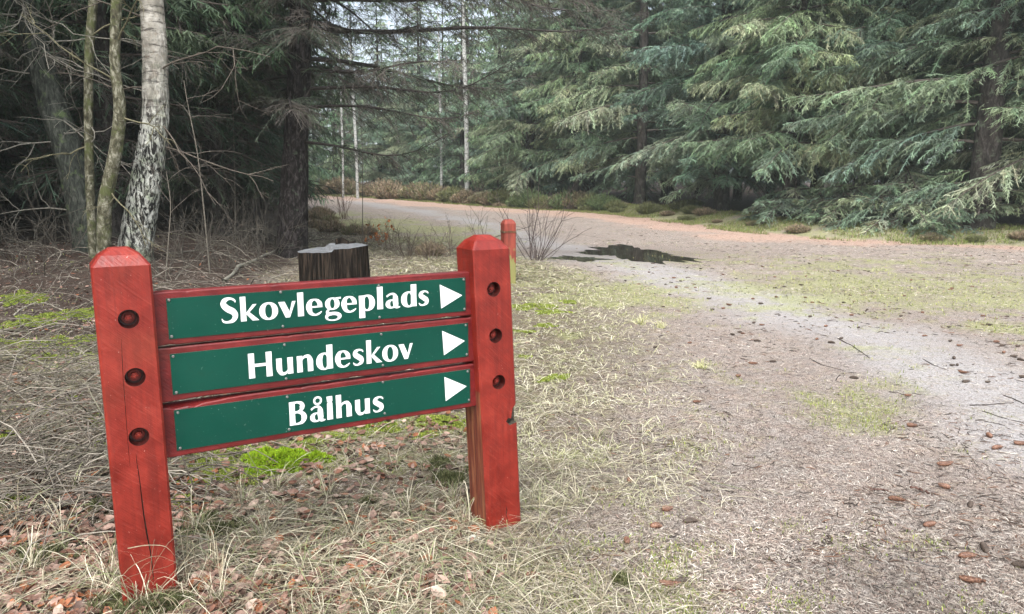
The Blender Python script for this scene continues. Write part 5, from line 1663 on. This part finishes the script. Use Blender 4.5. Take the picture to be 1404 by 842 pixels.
# ------------------------------------------------------------------ cones
def cone_mesh(seed, m, L=.055, r=.0125):
    rng = np.random.default_rng(seed); g = Geo()
    K = 16; t = np.linspace(0, 1, K)
    prof = r * np.array([np.interp(x, [0, .12, .4, .75, 1], [.25, .8, 1, .75, .15]) for x in t]) * .82
    C = np.c_[(t - .5) * L, .10 * L * (t - .5) ** 2 * 4, np.full(K, 0)]
    g.tubes(C[None], prof[None], 12, (1, 1, 1))
    nsc = 120
    k = np.arange(nsc); tt = (k + .5) / nsc; a = k * 2.39996
    R_ = np.interp(tt, t, prof)
    cx = (tt - .5) * L; n_ = np.c_[np.zeros(nsc), np.cos(a), np.sin(a)]
    p = np.c_[cx, .10 * L * (tt - .5) ** 2 * 4, np.zeros(nsc)] + n_ * (R_ * .9)[:, None]
    ax = np.array([1., 0, 0]); s_ = np.cross(n_, ax)
    w_ = .0052 * np.interp(tt, [0, .3, 1], [.8, 1, .5])
    p1 = p + ax * .0030 + n_ * .0016; p2 = p + ax * .0068 + n_ * .0030
    V = np.stack([p - s_ * w_[:, None] * .35, p + s_ * w_[:, None] * .35, p1 + s_ * w_[:, None] * .55, p2 + s_ * w_[:, None] * .12, p2 - s_ * w_[:, None] * .12, p1 - s_ * w_[:, None] * .55], 1)
    b = np.arange(nsc)[:, None] * 6
    Q = np.concatenate([b + [0, 1, 2, 5], b + [5, 2, 3, 4]])
    g.add(V, Q, None, (1, 1, 1))
    return g.mesh('spruce_cone', [m], False)


CM = [cone_mesh(1, M['cone']), cone_mesh(2, M['cone_dark']), cone_mesh(3, M['cone'], .068, .0125), cone_mesh(4, M['cone'], .042, .0135)]
near = [(1295.7, 639, 2, .1, 'long orange-tan cone at the edge of the green patch'), (1365.7, 615.8, 0, .2, 'orange-tan cone near the path at right'), (1356, 599.6, 3, 1.4, 'small round cone just above the orange-tan one'),
        (1398, 610.5, 0, 0, 'brown cone at the right picture border beside the path'), (1295, 670, 3, 2.2, 'short upright-lying cone below the long tan cone'), (1228, 687, 0, -.5, 'brown cone beside the stubby stick piece'),
        (1330, 694.5, 1, .9, 'dark old cone on grey-green ground'), (1274.6, 722, 0, .3, 'reddish cone alone on pale needles'), (1325.3, 765, 0, .0, 'plump orange-brown cone in the lower right'),
        (1349.5, 754, 1, 1.3, 'dark cone right above the plump one'), (1331.5, 799, 2, -.5, 'largest slanting cone in the lower right'), (1400, 779, 1, -.6, 'dark cone at the lower right border'),
        (1249, 585.6, 3, -.2, 'pale cone above the needle ground'), (914, 701, 3, .3, 'round orange cone right of the straw'), (898.5, 723.7, 3, .2, 'orange cone just below the round one'), (859.3, 744.3, 3, 1.5, 'upright-lying orange cone in the needles'),
        (945.8, 717, 1, .1, 'small dark cone right of two orange cones'), (917.8, 804.6, 2, 0, 'long reddish cone at the bottom middle'), (935, 800, 1, .3, 'dark cone touching the long reddish cone'), (863, 661.5, 3, 1.4, 'pale cone in the straw tuft'),
        (729.6, 793, 3, .2, 'pinkish cone below the right post'), (673, 826, 2, .8, 'dark red cone at the bottom edge under the sign'), (580, 812, 0, .3, 'reddish cone among grass at the bottom'), (525, 790, 0, .1, 'brown cone half hidden in dead leaves')]
rng = np.random.default_rng(3)
for x_, y_, v_, rz, lb in near:
    b = gp(x_, y_); o = tag(link('spruce_cone', CM[v_], None, (b[0], b[1], b[2] + .010)), lb, 'cone', 'spruce cones strewn on the ground'); o.rotation_euler = (rng.uniform(0, 6), rng.uniform(-.1, .1), rz); o.scale = [rng.uniform(.85, 1.05)] * 3
mid = [z2(*q) for q in [(825, 182), (613, 215), (345, 245), (205, 245), (600, 305), (695, 290), (965, 305), (990, 345), (265, 350), (410, 357), (335, 405), (290, 423), (705, 393), (818, 417), (858, 437), (1022, 420), (1050, 437), (835, 493), (825, 525), (850, 523), (875, 557), (985, 600), (390, 580), (630, 660), (885, 598), (30, 508), (1055, 468), (812, 355), (1120, 440), (1100, 485), (1130, 500), (650, 795), (1140, 577)]] + \
      [z1(*q) for q in [(510, 148), (725, 135), (735, 178), (820, 178), (880, 228), (895, 277), (985, 388), (1030, 383), (795, 425), (1075, 517), (1010, 573), (1115, 345), (615, 110), (1110, 250), (1075, 228), (825, 687), (640, 445)]]
rngc = np.random.default_rng(8)
for (x_, y_) in mid + [(rngc.uniform(860, 1404), rngc.uniform(345, 470)) for _ in range(40)]:
    b = gp(x_, y_); dk_ = rngc.random() < .55
    o = link('spruce_cone', CM[1 if dk_ else rngc.choice([0, 2, 3])], None, (b[0], b[1], b[2] + .009))
    tag(o, ('small dark cone strewn on the path beyond the sign' if dk_ else 'small reddish brown cone strewn on the path beyond the sign'), 'cone', 'spruce cones strewn on the ground')
    o.rotation_euler = (rngc.uniform(0, 6), 0, rngc.normal(0, .5)); o.scale = [rngc.uniform(.6, .95)] * 3

# pale chip by the right post, pale stone at the bottom
for x_, y_, s_, lb, nm, cat in [(649, 742, .030, 'whitish bark chip at the foot of the right post', 'bark_chip', 'chip'), (747, 812, .010, 'small pale stone on the litter below the right post', 'pebble', 'stone'),
                                (345, 610, .011, 'small white stone in the moss under the sign', 'pebble', 'stone'), (428, 640, .012, 'white stone at the right side of the moss cushion', 'pebble', 'stone')]:
    import bmesh
    bm = bmesh.new(); bmesh.ops.create_icosphere(bm, subdivisions=3, radius=1)
    for v in bm.verts:
        k = 1 + .5 * (float(vn(v.co.x * 2 + 5, v.co.y * 2 + v.co.z * 3 + 5)) - .5)
        v.co = Vector((v.co.x * k * s_ * 1.2, v.co.y * k * s_ * .5, v.co.z * k * s_ * .45))
    me = bpy.data.meshes.new(nm); bm.to_mesh(me); bm.free(); me.materials.append(M['chip'])
    b = gp(x_, y_); o = tag(link(nm, me, None, (b[0], b[1], b[2] + s_ * .2)), lb, cat); o.rotation_euler = (.2, .3, .9)

# ------------------------------------------------------------------ haze
V, Fc = box_arr(-330, 330, -30, 430, -2.0, 28.)
me = py_mesh('haze', V, Fc, [])
hm = bpy.data.materials.new('thin winter mist'); hm.use_nodes = True
nt = hm.node_tree; nt.nodes.clear()
out = nt.nodes.new('ShaderNodeOutputMaterial'); pv = nt.nodes.new('ShaderNodeVolumePrincipled')
pv.inputs['Color'].default_value = (.82, .93, .93, 1); pv.inputs['Density'].default_value = .0015; pv.inputs['Anisotropy'].default_value = .2
nt.links.new(pv.outputs[0], out.inputs['Volume'])
me.materials.append(hm)
tag(link('haze', me), kind='stuff')

# ------------------------------------------------------------------ light
w = bpy.data.worlds.new('World'); scene.world = w; w.use_nodes = True
nt = w.node_tree; bg = nt.nodes['Background']
sky = nt.nodes.new('ShaderNodeTexSky'); sky.sky_type = 'NISHITA'; sky.sun_disc = False
EL, AZ = math.radians(54), math.radians(186)            # azimuth from +Y clockwise
sky.sun_elevation = EL; sky.sun_rotation = AZ; sky.air_density = 1.0; sky.dust_density = 3.0; sky.ozone_density = 1.0
hs = nt.nodes.new('ShaderNodeHueSaturation'); hs.inputs['Saturation'].default_value = .5
nt.links.new(sky.outputs[0], hs.inputs['Color']); nt.links.new(hs.outputs[0], bg.inputs['Color'])
bg.inputs['Strength'].default_value = .08
sd = bpy.data.lights.new('sun', 'SUN'); sd.energy = 1.5; sd.angle = math.radians(50); sd.color = (1, .98, .95)
so = bpy.data.objects.new('sun', sd); COL.objects.link(so)
dirv = Vector((math.sin(AZ) * math.cos(EL), math.cos(AZ) * math.cos(EL), math.sin(EL)))
so.rotation_euler = dirv.to_track_quat('Z', 'Y').to_euler(); so.location = (5, -5, 30)

scene.view_settings.view_transform = 'Standard'; scene.view_settings.look = 'None'
scene.view_settings.gamma = 1; scene.view_settings.exposure = 1.95
c = scene.cycles
c.use_denoising = True; c.max_bounces = 6; c.diffuse_bounces = 3; c.glossy_bounces = 2; c.transmission_bounces = 2; c.volume_bounces = 1; c.transparent_max_bounces = 4
c.use_adaptive_sampling = True; c.adaptive_threshold = .02
try: c.denoiser = 'OPENIMAGEDENOISE'
except Exception: pass
c.sample_clamp_indirect = 6
